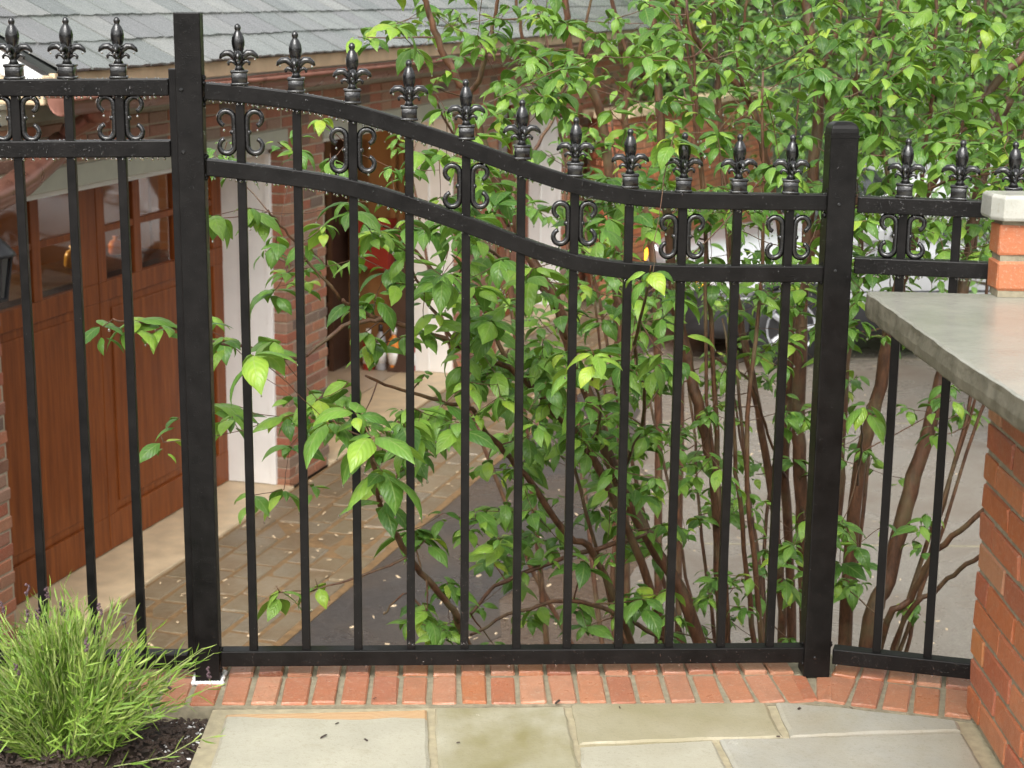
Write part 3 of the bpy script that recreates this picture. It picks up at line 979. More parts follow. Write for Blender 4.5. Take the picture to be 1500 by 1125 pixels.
def fence_post(label, loc, ang, wd_, h, tip):
    t = empty('fence_post', label, 'fence post', loc, ang)
    t['group'] = 'square black fence posts'
    b2 = MB(); w = wd_ / 2
    if tip:
        vs, fs = [], []
        rows = [(w, 0), (w, h - 0.022), (w * 0.97, h - 0.014), (w * 0.84, h - 0.005), (w * 0.55, h)]
        for r, z in rows: vs += [(-r, -r, z), (r, -r, z), (r, r, z), (-r, r, z)]
        for i in range(len(rows) - 1):
            for k in range(4): fs.append((i * 4 + k, i * 4 + (k + 1) % 4, i * 4 + 4 + (k + 1) % 4, i * 4 + 4 + k))
        e = (len(rows) - 1) * 4
        fs += [(e, e + 1, e + 2, e + 3), (3, 2, 1, 0)]
        b2.add(vs, fs)
        b2.obj('shaft', M['iron'], t, bevel=0.003)
        cc = MB(); r = w + 0.0015; vs = []
        for z in (h - 0.034, h - 0.028): vs += [(-r, -r, z), (r, -r, z), (r, r, z), (-r, r, z)]
        cc.add(vs, BOXQ).obj('cap_seam', M['iron'], t)
    else:
        b2.box((-w, -w, 0), (w, w, h)); b2.obj('shaft', M['iron'], t, bevel=0.002)
    for z in ((1.352, 1.220) if not tip else (1.113, 0.965, 0.05)):
        s = MB()
        for (dx, dy) in ((-w * 0.35 if not tip else 0, -w - 0.0005),):
            s.lathe([(0.0045, -0.0025), (0.0045, 0.0005), (0.003, 0.0015)] if False else [(0.003, -0.003), (0.0045, -0.0015), (0.0045, 0.002)], 8, (dx - 0.006, dy, z), 'Y')
        s.obj('screw', M['cast'], t)
    wl = MB()
    for i in range(26):
        sx = R.choice((-1, 1)); z = R.choice((1.115, 0.958, 0.05) if tip else (1.349, 1.186, 0.055)) + R.choice((-.022, .022)) + R.uniform(-.008, .008)
        if not tip: sx = 1
        rr = R.uniform(.003, .006)
        wl.lathe([(rr * .3, -rr), (rr, -rr * .3), (rr, rr * .3), (rr * .3, rr)], 6, (sx * w + R.uniform(-.002, .003), R.uniform(-.016, -.004), z))
    tag(wl.obj('weld', M['iron'], t, smooth=True), kind='stuff')
    if not tip:
        ck = MB()
        for i in range(40):
            a = i / 40 * 2 * math.pi; q = max(abs(math.cos(a)), abs(math.sin(a)))
            rr = R.uniform(.003, .007)
            ck.lathe([(rr, -.004), (rr * 1.1, 0.002), (rr * .4, .005)], 6, ((w + .004) * math.cos(a) / q, (w + .004) * math.sin(a) / q, 0.004))
        tag(ck.obj('sealant', M['perlite'], t, smooth=True), kind='stuff')
    dm = MB()
    for i in range(260):
        f_ = R.choice((0, 0, 0, 1)); u = R.uniform(-w, w) * .92; z = R.uniform(0.03, h - .03)
        p = (u, -w - 0.0004, z) if f_ == 0 else ((w + .0004) * (1 if not tip else -1), u, z)
        add_drop(dm, p, R.uniform(.25, .5))
    tag(dm.obj('water_drops', M['water'], t, smooth=True), kind='stuff')
BOXQ = [(3, 2, 1, 0), (4, 5, 6, 7), (0, 1, 5, 4), (1, 2, 6, 5), (2, 3, 7, 6), (3, 0, 4, 7)]
fence_post('tall square black iron fence post with a flat top', (F0.x, F0.y, 0), fang, 0.056, 1.513, False)
fence_post('short square black iron fence post with a rounded cap', (F1.x - 0.002, F1.y, 0), fang, 0.062, 1.292, True)

# ---------------------------------------------------------------- garage
gar = empty('garage', 'brick garage with slate roof, copper gutter and wooden carriage doors', 'garage', W0, WA)
# local axes: x along the front wall, y into the building, z up from the driveway
def gx(s, o, h): return (s, -o, h)
OPEN = [(-3.05, 0.02), (0.66, 3.48), (4.41, 6.80)]
S0, S1 = -5.2, 11.0
HL, HT = 2.28, 2.52                                       # lintel top, wall top
wl = MB()
solid = [(S0, -3.05), (0.02, 0.66), (3.48, 4.41), (6.80, S1)]
for a, b2 in solid: wl.box((a + 0.006, 0.006, 0), (b2 - 0.006, 0.40, HT))
for a, b2 in OPEN: wl.box((a - 0.005, 0.0065, HL - 0.10), (b2 + 0.005, 0.40, HT))
gwall = wl.obj('wall', M['mortar_pale'], gar)
GB = brick_meshes(M['brick_red'], (0.194, 0.092, 0.057), 10, 0.004, 0.0022)
specs = []
def course(x0, x1, z, odd):
    x = x0
    if odd: specs.append((x0 + 0.046, 0.046, z, 0.092, 0)); x = x0 + 0.1015
    while x < x1 - 0.03:
        L = min(0.194, x1 - x)
        specs.append((x + L / 2, 0.046, z, L, 0)); x += L + 0.0095
nc = int(HT / 0.0672)
for c in range(nc):
    z = 0.034 + 0.0672 * c
    for a, b2 in solid:
        course(a, b2, z, c % 2)
    if z > HL + 0.02:
        for a, b2 in OPEN: course(a, b2, z, 0)
specs = [s for s in specs if s[3] > 0.02]
def cam_dist(s):
    p = gar_m @ Vector((s[0], s[1], s[2])); return (p - EYE).length
gar_m = Matrix.Translation(W0) @ Matrix.Rotation(WA, 4, 'Z')
def in_view(s):
    p = cam.matrix_world.inverted() @ (gar_m @ Vector(s[:3]))
    return p.z < 0 and abs(p.x / -p.z) < 0.31 and abs(p.y / -p.z) < 0.235
near = sorted(specs, key=lambda s: (not in_view(s), cam_dist(s)))
rest = MB()
for i, (x, y, z, L, turn) in enumerate(near):
    jx, jz = R.uniform(-.002, .002), R.uniform(-.0015, .0015)
    if i < 300:
        unit_part('brick', GB, gwall, (x + jx, y, z + jz), (L, 0.092, 0.057), (0, 0, (math.pi / 2 if turn else 0) + R.uniform(-.008, .008)))
    else:
        hx, hy = (0.046, L / 2) if turn else (L / 2, 0.046)
        rest.box((x - hx + jx, y - hy, z - 0.0285 + jz), (x + hx + jx, y + hy, z + 0.0285 + jz), tint=R.random(), ch=0.003)
tag(rest.obj('brickwork', M['brick_red'], gwall), kind='stuff')
# frieze board, lintels, jamb linings, thresholds
tb = MB(); tb.box((S0, -0.028, 2.505), (S1, 0.03, 2.60)); tb.box((S0, -0.040, 2.575), (S1, -0.028, 2.60)); tb.obj('frieze_board', M['lintel'], gar, bevel=0.004)
for a, b2 in OPEN:
    lt = MB(); lt.box((a - 0.03, -0.012, 2.175), (b2 + 0.05, 0.10, HL)); lt.obj('lintel', M['lintel'], gar, bevel=0.004)
    hj = MB(); hj.box((a, 0.10, 2.13), (b2, 0.46, 2.19)); hj.obj('head_lining', M['white'], gar)
    jb = MB()
    e = b2
    jb.box((e - 0.026, 0.085, 0.03), (e + 0.012, 0.42, 2.13))
    jb.box((e - 0.036, 0.080, 0.03), (e - 0.026, 0.115, 2.13)); jb.box((e - 0.031, 0.115, 0.03), (e - 0.026, 0.128, 2.13))
    jb.box((e - 0.034, 0.30, 0.03), (e - 0.026, 0.42, 2.13)); jb.box((e - 0.040, 0.285, 0.03), (e - 0.026, 0.30, 2.13))
    jb.obj('jamb_lining', M['white'], gar, bevel=0.002)
    jb = MB(); jb.box((a - 0.012, 0.085, 0.03), (a + 0.026, 0.42, 2.13)); jb.obj('jamb_lining', M['white'], gar, bevel=0.002)
    th = MB(); th.box((a + 0.001, -0.03, -0.02), (b2 - 0.001, 0.52, 0.026)); th.obj('threshold', M['tan_stone'], gar, bevel=0.006)
# doors
def door_leaf(x0, x1, panes, door, y=0.41, z0=0.032, z1=2.128):
    xs = [x0] + [v for p in panes for v in p] + [x1]
    fr_ = MB()
    d0, d1 = y, y + 0.05
    fr_.box((x0, d0, z0), (x1, d1, z0 + 0.20)); fr_.box((x0, d0, z1 - 0.05), (x1, d1, z1))
    fr_.box((x0, d0, 1.44), (x1, d1, 1.545))
    for a, b2 in zip(xs[0::2], xs[1::2]): fr_.box((a, d0 + 0.0015, z0 + 0.20), (b2, d1, 1.44)) if (a == x0 or b2 == x1) else None
    for a, b2 in zip(xs[0::2], xs[1::2]): fr_.box((a, d0 + 0.0015, 1.545), (b2, d1, z1 - 0.05))
    zm = 1.83
    for a, b2 in panes: fr_.box((a, d0 + 0.004, zm - 0.018), (b2, d1 - 0.004, zm + 0.018))
    lf = fr_.obj('door_frame', M['wood'], door, bevel=0.004)
    a, b2 = xs[1], xs[-2]
    pn = MB(); pn.box((a, d0 + 0.018, z0 + 0.20), (b2, d0 + 0.04, 1.44))
    mid = (a + b2) / 2
    for u, v in ((a + 0.05, b2 - 0.05),):
        pn.box((u, d0 + 0.009, z0 + 0.25), (v, d0 + 0.018, 1.39))
    pn.obj('door_panel', M['wood'], door, bevel=0.006)
    for a, b2 in panes:
        for u, v in ((1.545, zm - 0.018), (zm + 0.018, z1 - 0.05)):
            gl = MB(); gl.box((a - 0.004, d0 + 0.022, u - 0.004), (b2 + 0.004, d0 + 0.027, v + 0.004)); gl.obj('pane', M['glass'], door)
door = link('garage_door', None, gar)
door['label'] = 'closed reddish brown double carriage door with small window panes'
door_leaf(-3.02, -1.503, [(-2.86, -2.52), (-2.47, -2.13), (-2.05, -1.69)], door)
door_leaf(-1.497, -0.006, [(-1.41, -1.10), (-1.02, -0.62), (-0.54, -0.14)], door)
door = link('garage_door', None, gar)
door_leaf(4.44, 5.60, [(4.55, 4.95), (5.03, 5.45)], door)
door_leaf(5.606, 6.77, [(5.75, 6.15), (6.23, 6.63)], door)

# inside: floor, plywood partitions, a hanging lamp
fl = MB(); fl.box((-3.4, 0.53, -0.02), (11, 6.3, 0.022)); fl.obj('garage_floor', M['beige_floor'], gar)
for nm, lo, hi, mt in (('partition', (3.62, 0.56, 0.03), (3.70, 6.2, 2.6), 'plywood'), ('partition', (10.9, 0.41, 0.03), (11, 6.2, 2.6), 'plywood'), ('partition', (-3.4, 0.41, 0.03), (-3.3, 6.2, 2.6), 'plywood'),
                      ('back_wall', (-3.4, 6.2, 0.03), (11, 6.3, 2.6), 'plywood'), ('interior_ceiling', (-3.4, 0.41, 2.62), (11, 6.3, 2.66), 'plywood')):
    b2 = MB(); b2.box(lo, hi); b2.obj(nm, M[mt], gar)
for k, y in enumerate((0.62, 1.0, 1.42, 1.9, 2.4, 2.9)):
    st = MB(); st.box((3.58, y, 0.04), (3.62, y + 0.05, 2.55)); st.obj('wall_stud', M['plywood'], gar)

# black lantern bracketed to the left pier
LANT = gar_m @ Vector((-3.33, -0.01, 1.80))
lan = empty('wall_lantern', 'black wall lantern on the brick pier at the left of the carriage door', 'lantern', LANT, WA)
b2 = MB(); b2.lathe([(.03, 0), (.045, .004), (.045, .016), (.02, .02)], 12, (0, -.02, -.02), 'Y'); b2.tube([(0, -.01, -.02), (0, -.06, -.08), (0, -.12, -.09), (0, -.15, -.03), (0, -.15, 0.0)], .009, 8); b2.obj('bracket', M['black_plastic'], lan, smooth=True)
b2 = MB()
for k in range(6):
    a = k * math.pi / 3; b2.tube([(.055 * math.cos(a), -.15 + .055 * math.sin(a), 0), (.085 * math.cos(a), -.15 + .085 * math.sin(a), .19)], .006, 5)
b2.lathe([(.058, 0), (.062, .012), (.03, .02)], 6, (0, -.15, -.012)); b2.obj('cage', M['black_plastic'], lan)
b2 = MB(); b2.lathe([(.105, .185), (.10, .20), (.055, .25), (.03, .27), (.035, .285), (.012, .30), (.016, .315), (.002, .34)], 12, (0, -.15, 0)); b2.obj('hood', M['black_plastic'], lan, smooth=True)
b2 = MB(); b2.lathe([(.05, .004), (.078, .184)], 6, (0, -.15, 0)); b2.obj('lantern_glass', M['car_glass'], lan)

# gutter, fascia
fa = MB(); fa.box((-2.90, -0.245, 2.655), (S1, -0.215, 2.735)); fa.box((-2.90, -0.215, 2.60), (S1, 0.03, 2.63)); fa.obj('fascia', M['tan_stone'], gar, bevel=0.004)
gt = MB(); vs, fs = [], []
for i, s in enumerate((-2.98, S1)):
    for k in range(11):
        a = math.pi + math.pi * k / 10
        vs.append((s, -0.318 + 0.068 * math.cos(a), 2.632 + 0.078 * math.sin(a)))
for k in range(10): fs.append((k, k + 1, 12 + k, 11 + k))
fs.append(tuple(range(11)))
gt.add(vs, fs)
gt.tube([(-2.98, -0.388, 2.634), (S1, -0.388, 2.634)], 0.011, 8); gt.tube([(-2.98, -0.250, 2.640), (S1, -0.250, 2.640)], 0.006, 6)
gut = gt.obj('gutter', M['copper'], gar, smooth=True)
gs = gut.modifiers.new('thickness', 'SOLIDIFY'); gs.thickness = 0.004
for s in (-2.75, -1.95, -1.15, -0.35, 0.45, 1.25, 2.05, 2.85, 3.65, 4.45):
    h = MB(); h.box((s, -0.39, 2.638), (s + 0.02, -0.235, 2.644)); h.obj('gutter_hanger', M['copper'], gut)
ds = MB()
ds.tube([(-2.60, -0.30, 2.58), (-2.60, -0.24, 2.52), (-2.60, -0.12, 2.46), (-2.60, -0.075, 2.36)], 0.042, 14)
ds.lathe([(0.05, 2.505), (0.065, 2.53), (0.075, 2.58), (0.078, 2.60)], 14, (-2.60, -0.27, 0))
ds.obj('downspout', M['copper'], gar, smooth=True)
lp = MB()
L = []
for i in range(13):
    u = i / 12
    L.append((-2.60 - 1.9 * u, -0.075 - 0.36 * u, 2.40 - 0.30 * u - 0.05 * math.sin(min(1, u * 1.8) * 3.14)))
rr = [0.060 + (0.006 if i % 2 and i < 5 else 0.0) for i in range(13)]
lp.tube(L, rr, 16)
lp.tube([L[-1], (-4.62, -0.435, 2.0), (-4.62, -0.435, 0.05)], 0.06, 16)
lp.obj('drain_pipe', M['copper'], gar, smooth=True)

# roof of separate slates over a deck; the pitch runs back from the eave
PT = math.radians(27)
cu, su = math.cos(PT), math.sin(PT)
def roof_pt(s, u, n=0.0):                                 # along, up the slope, off the deck
    return (s, -0.265 + u * cu - n * su, 2.735 + u * su + n * cu)
rd = MB()
ru = 4.6
P = [roof_pt(-2.885, 0.02, -0.03), roof_pt(S1 + .2, 0.02, -0.03), roof_pt(S1 + .2, ru, -0.03), roof_pt(-2.885, ru, -0.03)]
Q = [roof_pt(-2.885, 0.02, -0.002), roof_pt(S1 + .2, 0.02, -0.002), roof_pt(S1 + .2, ru, -0.002), roof_pt(-2.885, ru, -0.002)]
rd.add(P + Q, BOXQ)
roof = rd.obj('roof', M['underlay'], gar)
SL = []
for i in range(8):
    b2 = MB(); nx = 7
    vs, fs = [], []
    low = [R.uniform(-.006, .006) for _ in range(nx)]
    for z in (0.0, 0.011):
        for k in range(nx): vs.append((-0.15 + 0.3 * k / (nx - 1), -0.16 + low[k], z + (R.uniform(-.0015, .0015) if z else 0)))
        for k in range(nx): vs.append((-0.15 + 0.3 * k / (nx - 1), 0.16, z))
    n = 2 * nx
    for k in range(nx - 1):
        fs += [(k + 1, k, nx + k, nx + k + 1), (n + k, n + k + 1, n + nx + k + 1, n + nx + k), (k, k + 1, n + k + 1, n + k), (nx + k + 1, nx + k, n + nx + k, n + nx + k + 1)]
    fs += [(0, nx, n + nx, n), (nx - 1, n + nx - 1, n + 2 * nx - 1, 2 * nx - 1)]
    b2.add(vs, fs, 0, R.random())
    me = b2.mesh('slate', M['slate']); me['dims'] = (0.3, 0.32, 0.011); SL.append(me)
slates = []
for r in range(18):
    s = -2.90 + (0.0 if r % 2 else -0.0) ; first = True
    while s < S1:
        w = R.uniform(0.24, 0.36)
        if first and r % 2: w *= 0.55
        first = False
        slates.append((s + w / 2, r * 0.25 + 0.14, w - 0.014)); s += w
slates.sort(key=lambda t_: (gar_m @ Vector(roof_pt(t_[0], t_[1])) - EYE).length + (3 if t_[1] > 1.8 else 0))
rest = MB()
for i, (s, u, w) in enumerate(slates):
    tilt = 0.034
    if i < 300:
        unit_part('slate', SL, roof, roof_pt(s, u + R.uniform(-.004, .004), 0.009 + R.uniform(0, .003)), (w, 0.32, 0.011), (PT - tilt + R.uniform(-.006, .006), R.uniform(-.008, .008), R.uniform(-.006, .006)))
    else:
        vs = [roof_pt(s + dx * w / 2, u + du, nn) for nn in (0.0, 0.011) for dx, du in ((-1, -.16), (1, -.16), (1, .16), (-1, .16))]
        vs = [(x, y, z + (0.011 if k % 4 in (0, 1) else 0)) for k, (x, y, z) in enumerate(vs)]
        rest.add(vs, BOXQ, 0, R.random())
tag(rest.obj('slating', M['slate'], roof), kind='stuff')
# white gable end with a stepped rake moulding, standing on the wall line
gw = MB()
yk = 4.2
prof = [roof_pt(0, 0.10, -0.10), roof_pt(0, ru, -0.10)]
gw.add([(-2.93, 0.05, 2.60), (-2.93, yk, 2.60), (-2.93, prof[1][1], prof[1][2]), (-2.93, prof[0][1], prof[0][2]),
        (-2.86, 0.05, 2.60), (-2.86, yk, 2.60), (-2.86, prof[1][1], prof[1][2]), (-2.86, prof[0][1], prof[0][2])], BOXQ)
gw.obj('gable_wall', M['white'], gar)
for k, (d0, d1, pr) in enumerate(((-0.035, -0.10, 0.075), (-0.10, -0.17, 0.05), (-0.17, -0.21, 0.025))):
    rk = MB()
    u0, u1 = 0.0 + 0.05 * k, ru
    c = [roof_pt(0, u0, d0), roof_pt(0, u1, d0), roof_pt(0, u1, d1), roof_pt(0, u0, d1)]
    rk.add([(-2.93 - pr, y, z) for _, y, z in c] + [(-2.931, y, z) for _, y, z in c], BOXQ)
    rk.obj('rake_moulding', M['white'], gar)
rb_ = MB(); rb_.box((-2.99, -0.24, 2.60), (-2.87, 0.04, 2.725)); rb_.obj('eave_return', M['tan_stone'], gar, bevel=0.01)

# paved apron in front of the doors
apron = MB()
a0, a1, b0, b1 = wall_pt(-9, 0.031), wall_pt(12, 0.031), wall_pt(12, 1.07), wall_pt(-9, 1.07)
apron.prism([(b1.x, b1.y), (b0.x, b0.y), (a1.x, a1.y), (a0.x, a0.y)], DZ - 0.06, DZ + 0.008)
apr = apron.obj('pavement', M['joint'])
tag(apr, kind='structure')
PV = brick_meshes(M['paver'], (0.24, 0.17, 0.06), 8, 0.008, 0.004, 'paver')
pv = []
for r in range(6):
    s = -4.4 + R.uniform(0, .2)
    wd_ = 0.165 if r < 5 else 0.12
    o = 0.045 + 0.173 * r + wd_ / 2
    while s < 8.0:
        L = R.uniform(0.22, 0.38) if r < 5 else R.uniform(0.3, 0.5)
        pv.append((s + L / 2, o, L - 0.016, wd_ - 0.014)); s += L
pv.sort(key=lambda t_: (wall_pt(t_[0], t_[1]) - EYE).length)
rest = MB()
for i, (s, o, L, w) in enumerate(pv):
    c = wall_pt(s, o, -0.017 + R.uniform(-.004, .004))
    if i < 300: unit_part('paver', PV, apr, c, (L, w, 0.06), (R.uniform(-.015, .015), R.uniform(-.012, .012), WA + R.uniform(-.012, .012)))
lt_ = MB()
for i in range(760):                                     # pale chips added as stand-ins for bright rain splashes on the wet paving
    s_, o_ = R.uniform(-4.5, 6), R.choice((R.uniform(.05, 1.05), R.uniform(1.1, 3.0), R.uniform(1.6, 4.5)))
    q = wall_pt(s_, o_, 0.020 if o_ < 1.06 else 0.006)
    scrap(lt_, q.x, q.y, q.z, R.uniform(.006, .022), R.uniform(.003, .009), R.uniform(.001, .004), R.random())
tag(lt_.obj('litter_and_splashes', M['tan_stone']), kind='stuff')

# things inside the open bay
def in_bay(s, o, h=0.0): return gar_m @ Vector((s, -o, h))
def bottle(label, s, o, body, cap, h=0.26, r=0.045, trigger=False):
    t = empty('bottle', label, 'bottle', in_bay(s, o, 0.024), 0.3); t['group'] = 'bottles and cans on the garage floor'
    b2 = MB(); b2.lathe([(r * .92, 0), (r, 0.012), (r, h * .62), (r * .85, h * .72), (r * .38, h * .82), (r * .36, h * .86)], 16); b2.obj('body', M[body], t, smooth=True)
    c = MB(); c.lathe([(r * .42, h * .855), (r * .42, h), (r * .3, h * 1.01)], 12); c.obj('cap', M[cap], t, smooth=True)
    lb = MB(); lb.lathe([(r * 1.015, h * .16), (r * 1.015, h * .5)], 16); lb.obj('bottle_label', M['white_plastic' if body != 'white_plastic' else 'red_paint'], t, smooth=True)
    if trigger:
        g2 = MB(); g2.box((-.012, -.05, h * .98), (.012, .02, h * 1.10)); g2.obj('trigger', M[cap], t, bevel=0.004)
bottle('red bottle, leftmost of those on the garage floor', 3.40, -0.80, 'red_paint', 'white_plastic', 0.34, 0.05)
bottle('grey canister between the red and the orange bottle', 3.42, -0.70, 'grey_plastic', 'black_plastic', 0.38, 0.045)
bottle('orange bottle with a white cap on the garage floor', 3.42, -0.58, 'orange_plastic', 'white_plastic', 0.36, 0.055)
bottle('small dark red bottle beside the black pole in the open garage', 3.46, -0.44, 'red_paint', 'black_plastic', 0.32, 0.04)
cb = empty('wall_cabinet', 'dark red cabinet hanging on the plywood wall in the open garage', 'cabinet', in_bay(3.575, -0.78, 0.86), WA)
b2 = MB(); b2.box((-0.16, -0.17, 0), (-0.001, 0.17, 0.42)); b2.obj('carcass', M['red_paint'], cb, bevel=0.005)
b2 = MB(); b2.box((-0.178, -0.16, 0.01), (-0.162, 0.16, 0.41)); dd = b2.obj('door', M['red_paint'], cb, bevel=0.003)
b2 = MB(); b2.box((-0.19, 0.10, 0.18), (-0.179, 0.115, 0.26)); b2.obj('handle', M['alloy'], dd)
bd = empty('leaning_board', 'black board leaning beside the white jamb in the open garage', 'board', in_bay(3.36, -0.52, 0.024), WA)
b2 = MB(); b2.add([(0, -.10, 0), (.04, -.10, 0), (.04, .10, 0), (0, .10, 0), (.16, -.10, 0.95), (.20, -.10, 0.95), (.20, .10, 0.95), (.16, .10, 0.95)], BOXQ).obj('panel', M['dark_shelf'], bd, bevel=0.004)
sh = empty('storage_shelf', 'tall dark shelf unit deep inside the open garage', 'shelf', in_bay(3.40, -1.36, 0.024), WA)
for y in (-0.30, 0.30):
    b2 = MB(); b2.box((-.18, y - .02, 0), (.15, y + .02, 1.9)); b2.obj('side_panel', M['dark_shelf'], sh)
for z in (0.1, 0.55, 1.0, 1.45, 1.85):
    b2 = MB(); b2.box((-.18, -.28, z), (.148, .28, z + .025)); b2.obj('shelf_board', M['dark_shelf'], sh)
b2 = MB(); b2.box((.15, -.32, 0), (.165, .32, 1.9)); b2.obj('back_panel', M['dark_shelf'], sh)
CANS = [('grey paint can on the lowest board of the dark shelf unit', -0.12, 0.15, 'grey_plastic'), ('white paint can on the second board of the dark shelf unit', 0.05, 0.60, 'white_plastic'),
        ('yellow can on the third board of the dark shelf unit', -0.08, 1.05, 'yellow_plastic'), ('red can on the third board of the dark shelf unit', 0.13, 1.05, 'red_paint'), ('orange can on the fourth board of the dark shelf unit', 0.02, 1.50, 'orange_plastic')]
for lab, dy, dz, colr in CANS:
    q = in_bay(3.36, -1.36 - dy, 0.024 + dz - 0.024)
    t = empty('paint_can', lab, 'can', q, R.uniform(0, 6)); t['group'] = 'cans on the garage shelves'
    b2 = MB(); b2.lathe([(.075, .001), (.078, .006), (.076, .012), (.076, .155), (.079, .165), (.07, .168)], 18); b2.obj('body', M[colr], t, smooth=True)
    b2 = MB(); b2.tube([(.078 * math.cos(a), 0, .14 - .06 * math.sin(a)) for a in np.linspace(0, 3.1416, 9)], .0025, 5); b2.v = [(x, y - .08 * max(0, (0.14 - z) / .06), z) for x, y, z in b2.v]; b2.obj('handle', M['alloy'], t)
def bag(label, s, o, h, col, sc=1.0):
    vs, fs = [], []
    b3 = MB(); b3.lathe([(.11 * sc, 0), (.14 * sc, .05 * sc), (.135 * sc, .18 * sc), (.10 * sc, .25 * sc), (.03 * sc, .28 * sc), (.06 * sc, .33 * sc)], 12)
    b3.v = [(x * (1 + R.uniform(-.08, .08)), y * (1 + R.uniform(-.08, .08)), z) for x, y, z in b3.v]
    o_ = b3.obj('bag', M[col], None, smooth=True); o_.location = in_bay(s, o, h)
    return tag(o_, label, 'bag', 'bags behind the door panes')
wb = empty('work_bench', 'dark workbench standing behind the panes of the carriage door', 'bench', in_bay(-1.2, -1.0, 0.024), WA)
b2 = MB(); b2.box((-1.7, -.25, 1.42), (1.3, .25, 1.46)); b2.obj('bench_top', M['dark_shelf'], wb)
for x in (-1.65, 1.25):
    for y in (-.22, .18):
        b2 = MB(); b2.box((x, y, 0), (x + .05, y + .05, 1.42)); b2.obj('leg', M['dark_shelf'], wb)
bag('yellow bag behind the upper panes of the right door leaf', -0.75, -1.02, 1.485, 'yellow_plastic', .4)
bag('orange bag behind the panes nearest the tall fence post', -0.2, -1.05, 1.485, 'orange_plastic', .35)
bag('orange bag behind the panes of the left door leaf', -1.70, -1.0, 1.485, 'orange_plastic', .35)
lampo = empty('ceiling_lamp', 'warm lamp hanging inside the garage', 'lamp', in_bay(-0.6, -2.6, 2.25))
b2 = MB(); b2.lathe([(.16, 0.0), (.15, .03), (.05, .12), (.015, .14), (.01, .36)], 16); b2.obj('lamp_shade', M['dark_shelf'], lampo, smooth=True)
b2 = MB(); b2.lathe([(.01, -.06), (.045, -.04), (.05, 0), (.03, .03)], 12); b2.obj('bulb', M['bulb'], lampo, smooth=True)
ld = bpy.data.lights.new('lamp_light', 'POINT'); ld.energy = 60; ld.color = (1.0, 0.62, 0.28); ld.shadow_soft_size = 0.06
lo_ = bpy.data.objects.new('lamp_light', ld); S.collection.objects.link(lo_); lo_.parent = lampo; lo_.location = (0, 0, -0.14)

# ---------------------------------------------------------------- far curved brick wall
fw_ = empty('curved_brick_wall', 'curved orange brick garden wall with a pale coping beyond the dogwoods', 'wall')
cpts = [Vector(p) for p in catmull([(0.76, 17.3), (0.95, 17.0), (1.45, 17.9), (1.98, 19.0), (2.6, 20.5), (3.3, 22.0)], 8)]
TOPZ = 0.36
wb_ = MB(); vs, fs = [], []
for i, p in enumerate(cpts):
    t = (cpts[min(i + 1, len(cpts) - 1)] - cpts[max(i - 1, 0)]).normalized(); n = Vector((-t.y, t.x))
    for off, z in ((-.02, DZ), (-.02, TOPZ - .002), (.26, TOPZ - .002), (.26, DZ)):
        vs.append((p.x + n.x * off, p.y + n.y * off, z))
for i in range(len(cpts) - 1):
    for k in range(4): fs.append((i * 4 + k, i * 4 + 4 + k, i * 4 + 4 + (k + 1) % 4, i * 4 + (k + 1) % 4))
wb_.add(vs, fs).obj('core', M['mortar'], fw_)
bl, st = [], MB()
tot = [0]
for a, b2 in zip(cpts, cpts[1:]): tot.append(tot[-1] + (b2 - a).length)
def along(s):
    for i in range(len(cpts) - 1):
        if s <= tot[i + 1] or i == len(cpts) - 2:
            f = (s - tot[i]) / (tot[i + 1] - tot[i]); p = cpts[i].lerp(cpts[i + 1], f); t = (cpts[i + 1] - cpts[i]).normalized(); return p, t
OB = brick_meshes(M['brick_orange'], (0.194, 0.092, 0.057), 6, 0.004, 0.002)
cnt = 0
for c in range(27):
    z = TOPZ - 0.035 - 0.0672 * c; s = 0.0 if c % 2 else 0.1
    while s < tot[-1] - 0.2:
        p, t = along(s + 0.097); n = Vector((-t.y, t.x)); ang = math.atan2(t.y, t.x)
        cc = (p.x + n.x * 0.016, p.y + n.y * 0.016, z)
        if cnt < 290:
            unit_part('brick', OB, fw_, cc, (0.194, 0.092, 0.057), (0, 0, ang)); cnt += 1
        else:
            m = Matrix.Translation(cc) @ Matrix.Rotation(ang, 4, 'Z')
            st.add([m @ Vector((x, y, zz)) for zz in (-.028, .028) for y in (-.046, .046) for x in (-.097, .097)], BOXF, 0, R.random())
        s += 0.2035
tag(st.obj('brickwork', M['brick_orange'], fw_), kind='stuff')
s = 0.0
while s < tot[-1] - 0.3:
    p, t = along(s + 0.17); n = Vector((-t.y, t.x))
    b3 = MB(); b3.box((-.168, -.09, 0), (.168, .30, .07), jit=.004)
    o_ = b3.obj('coping_stone', M['tan_stone'], fw_, bevel=0.006); o_.location = (p.x, p.y, TOPZ); o_.rotation_euler = (0, 0, math.atan2(t.y, t.x)); s += 0.345

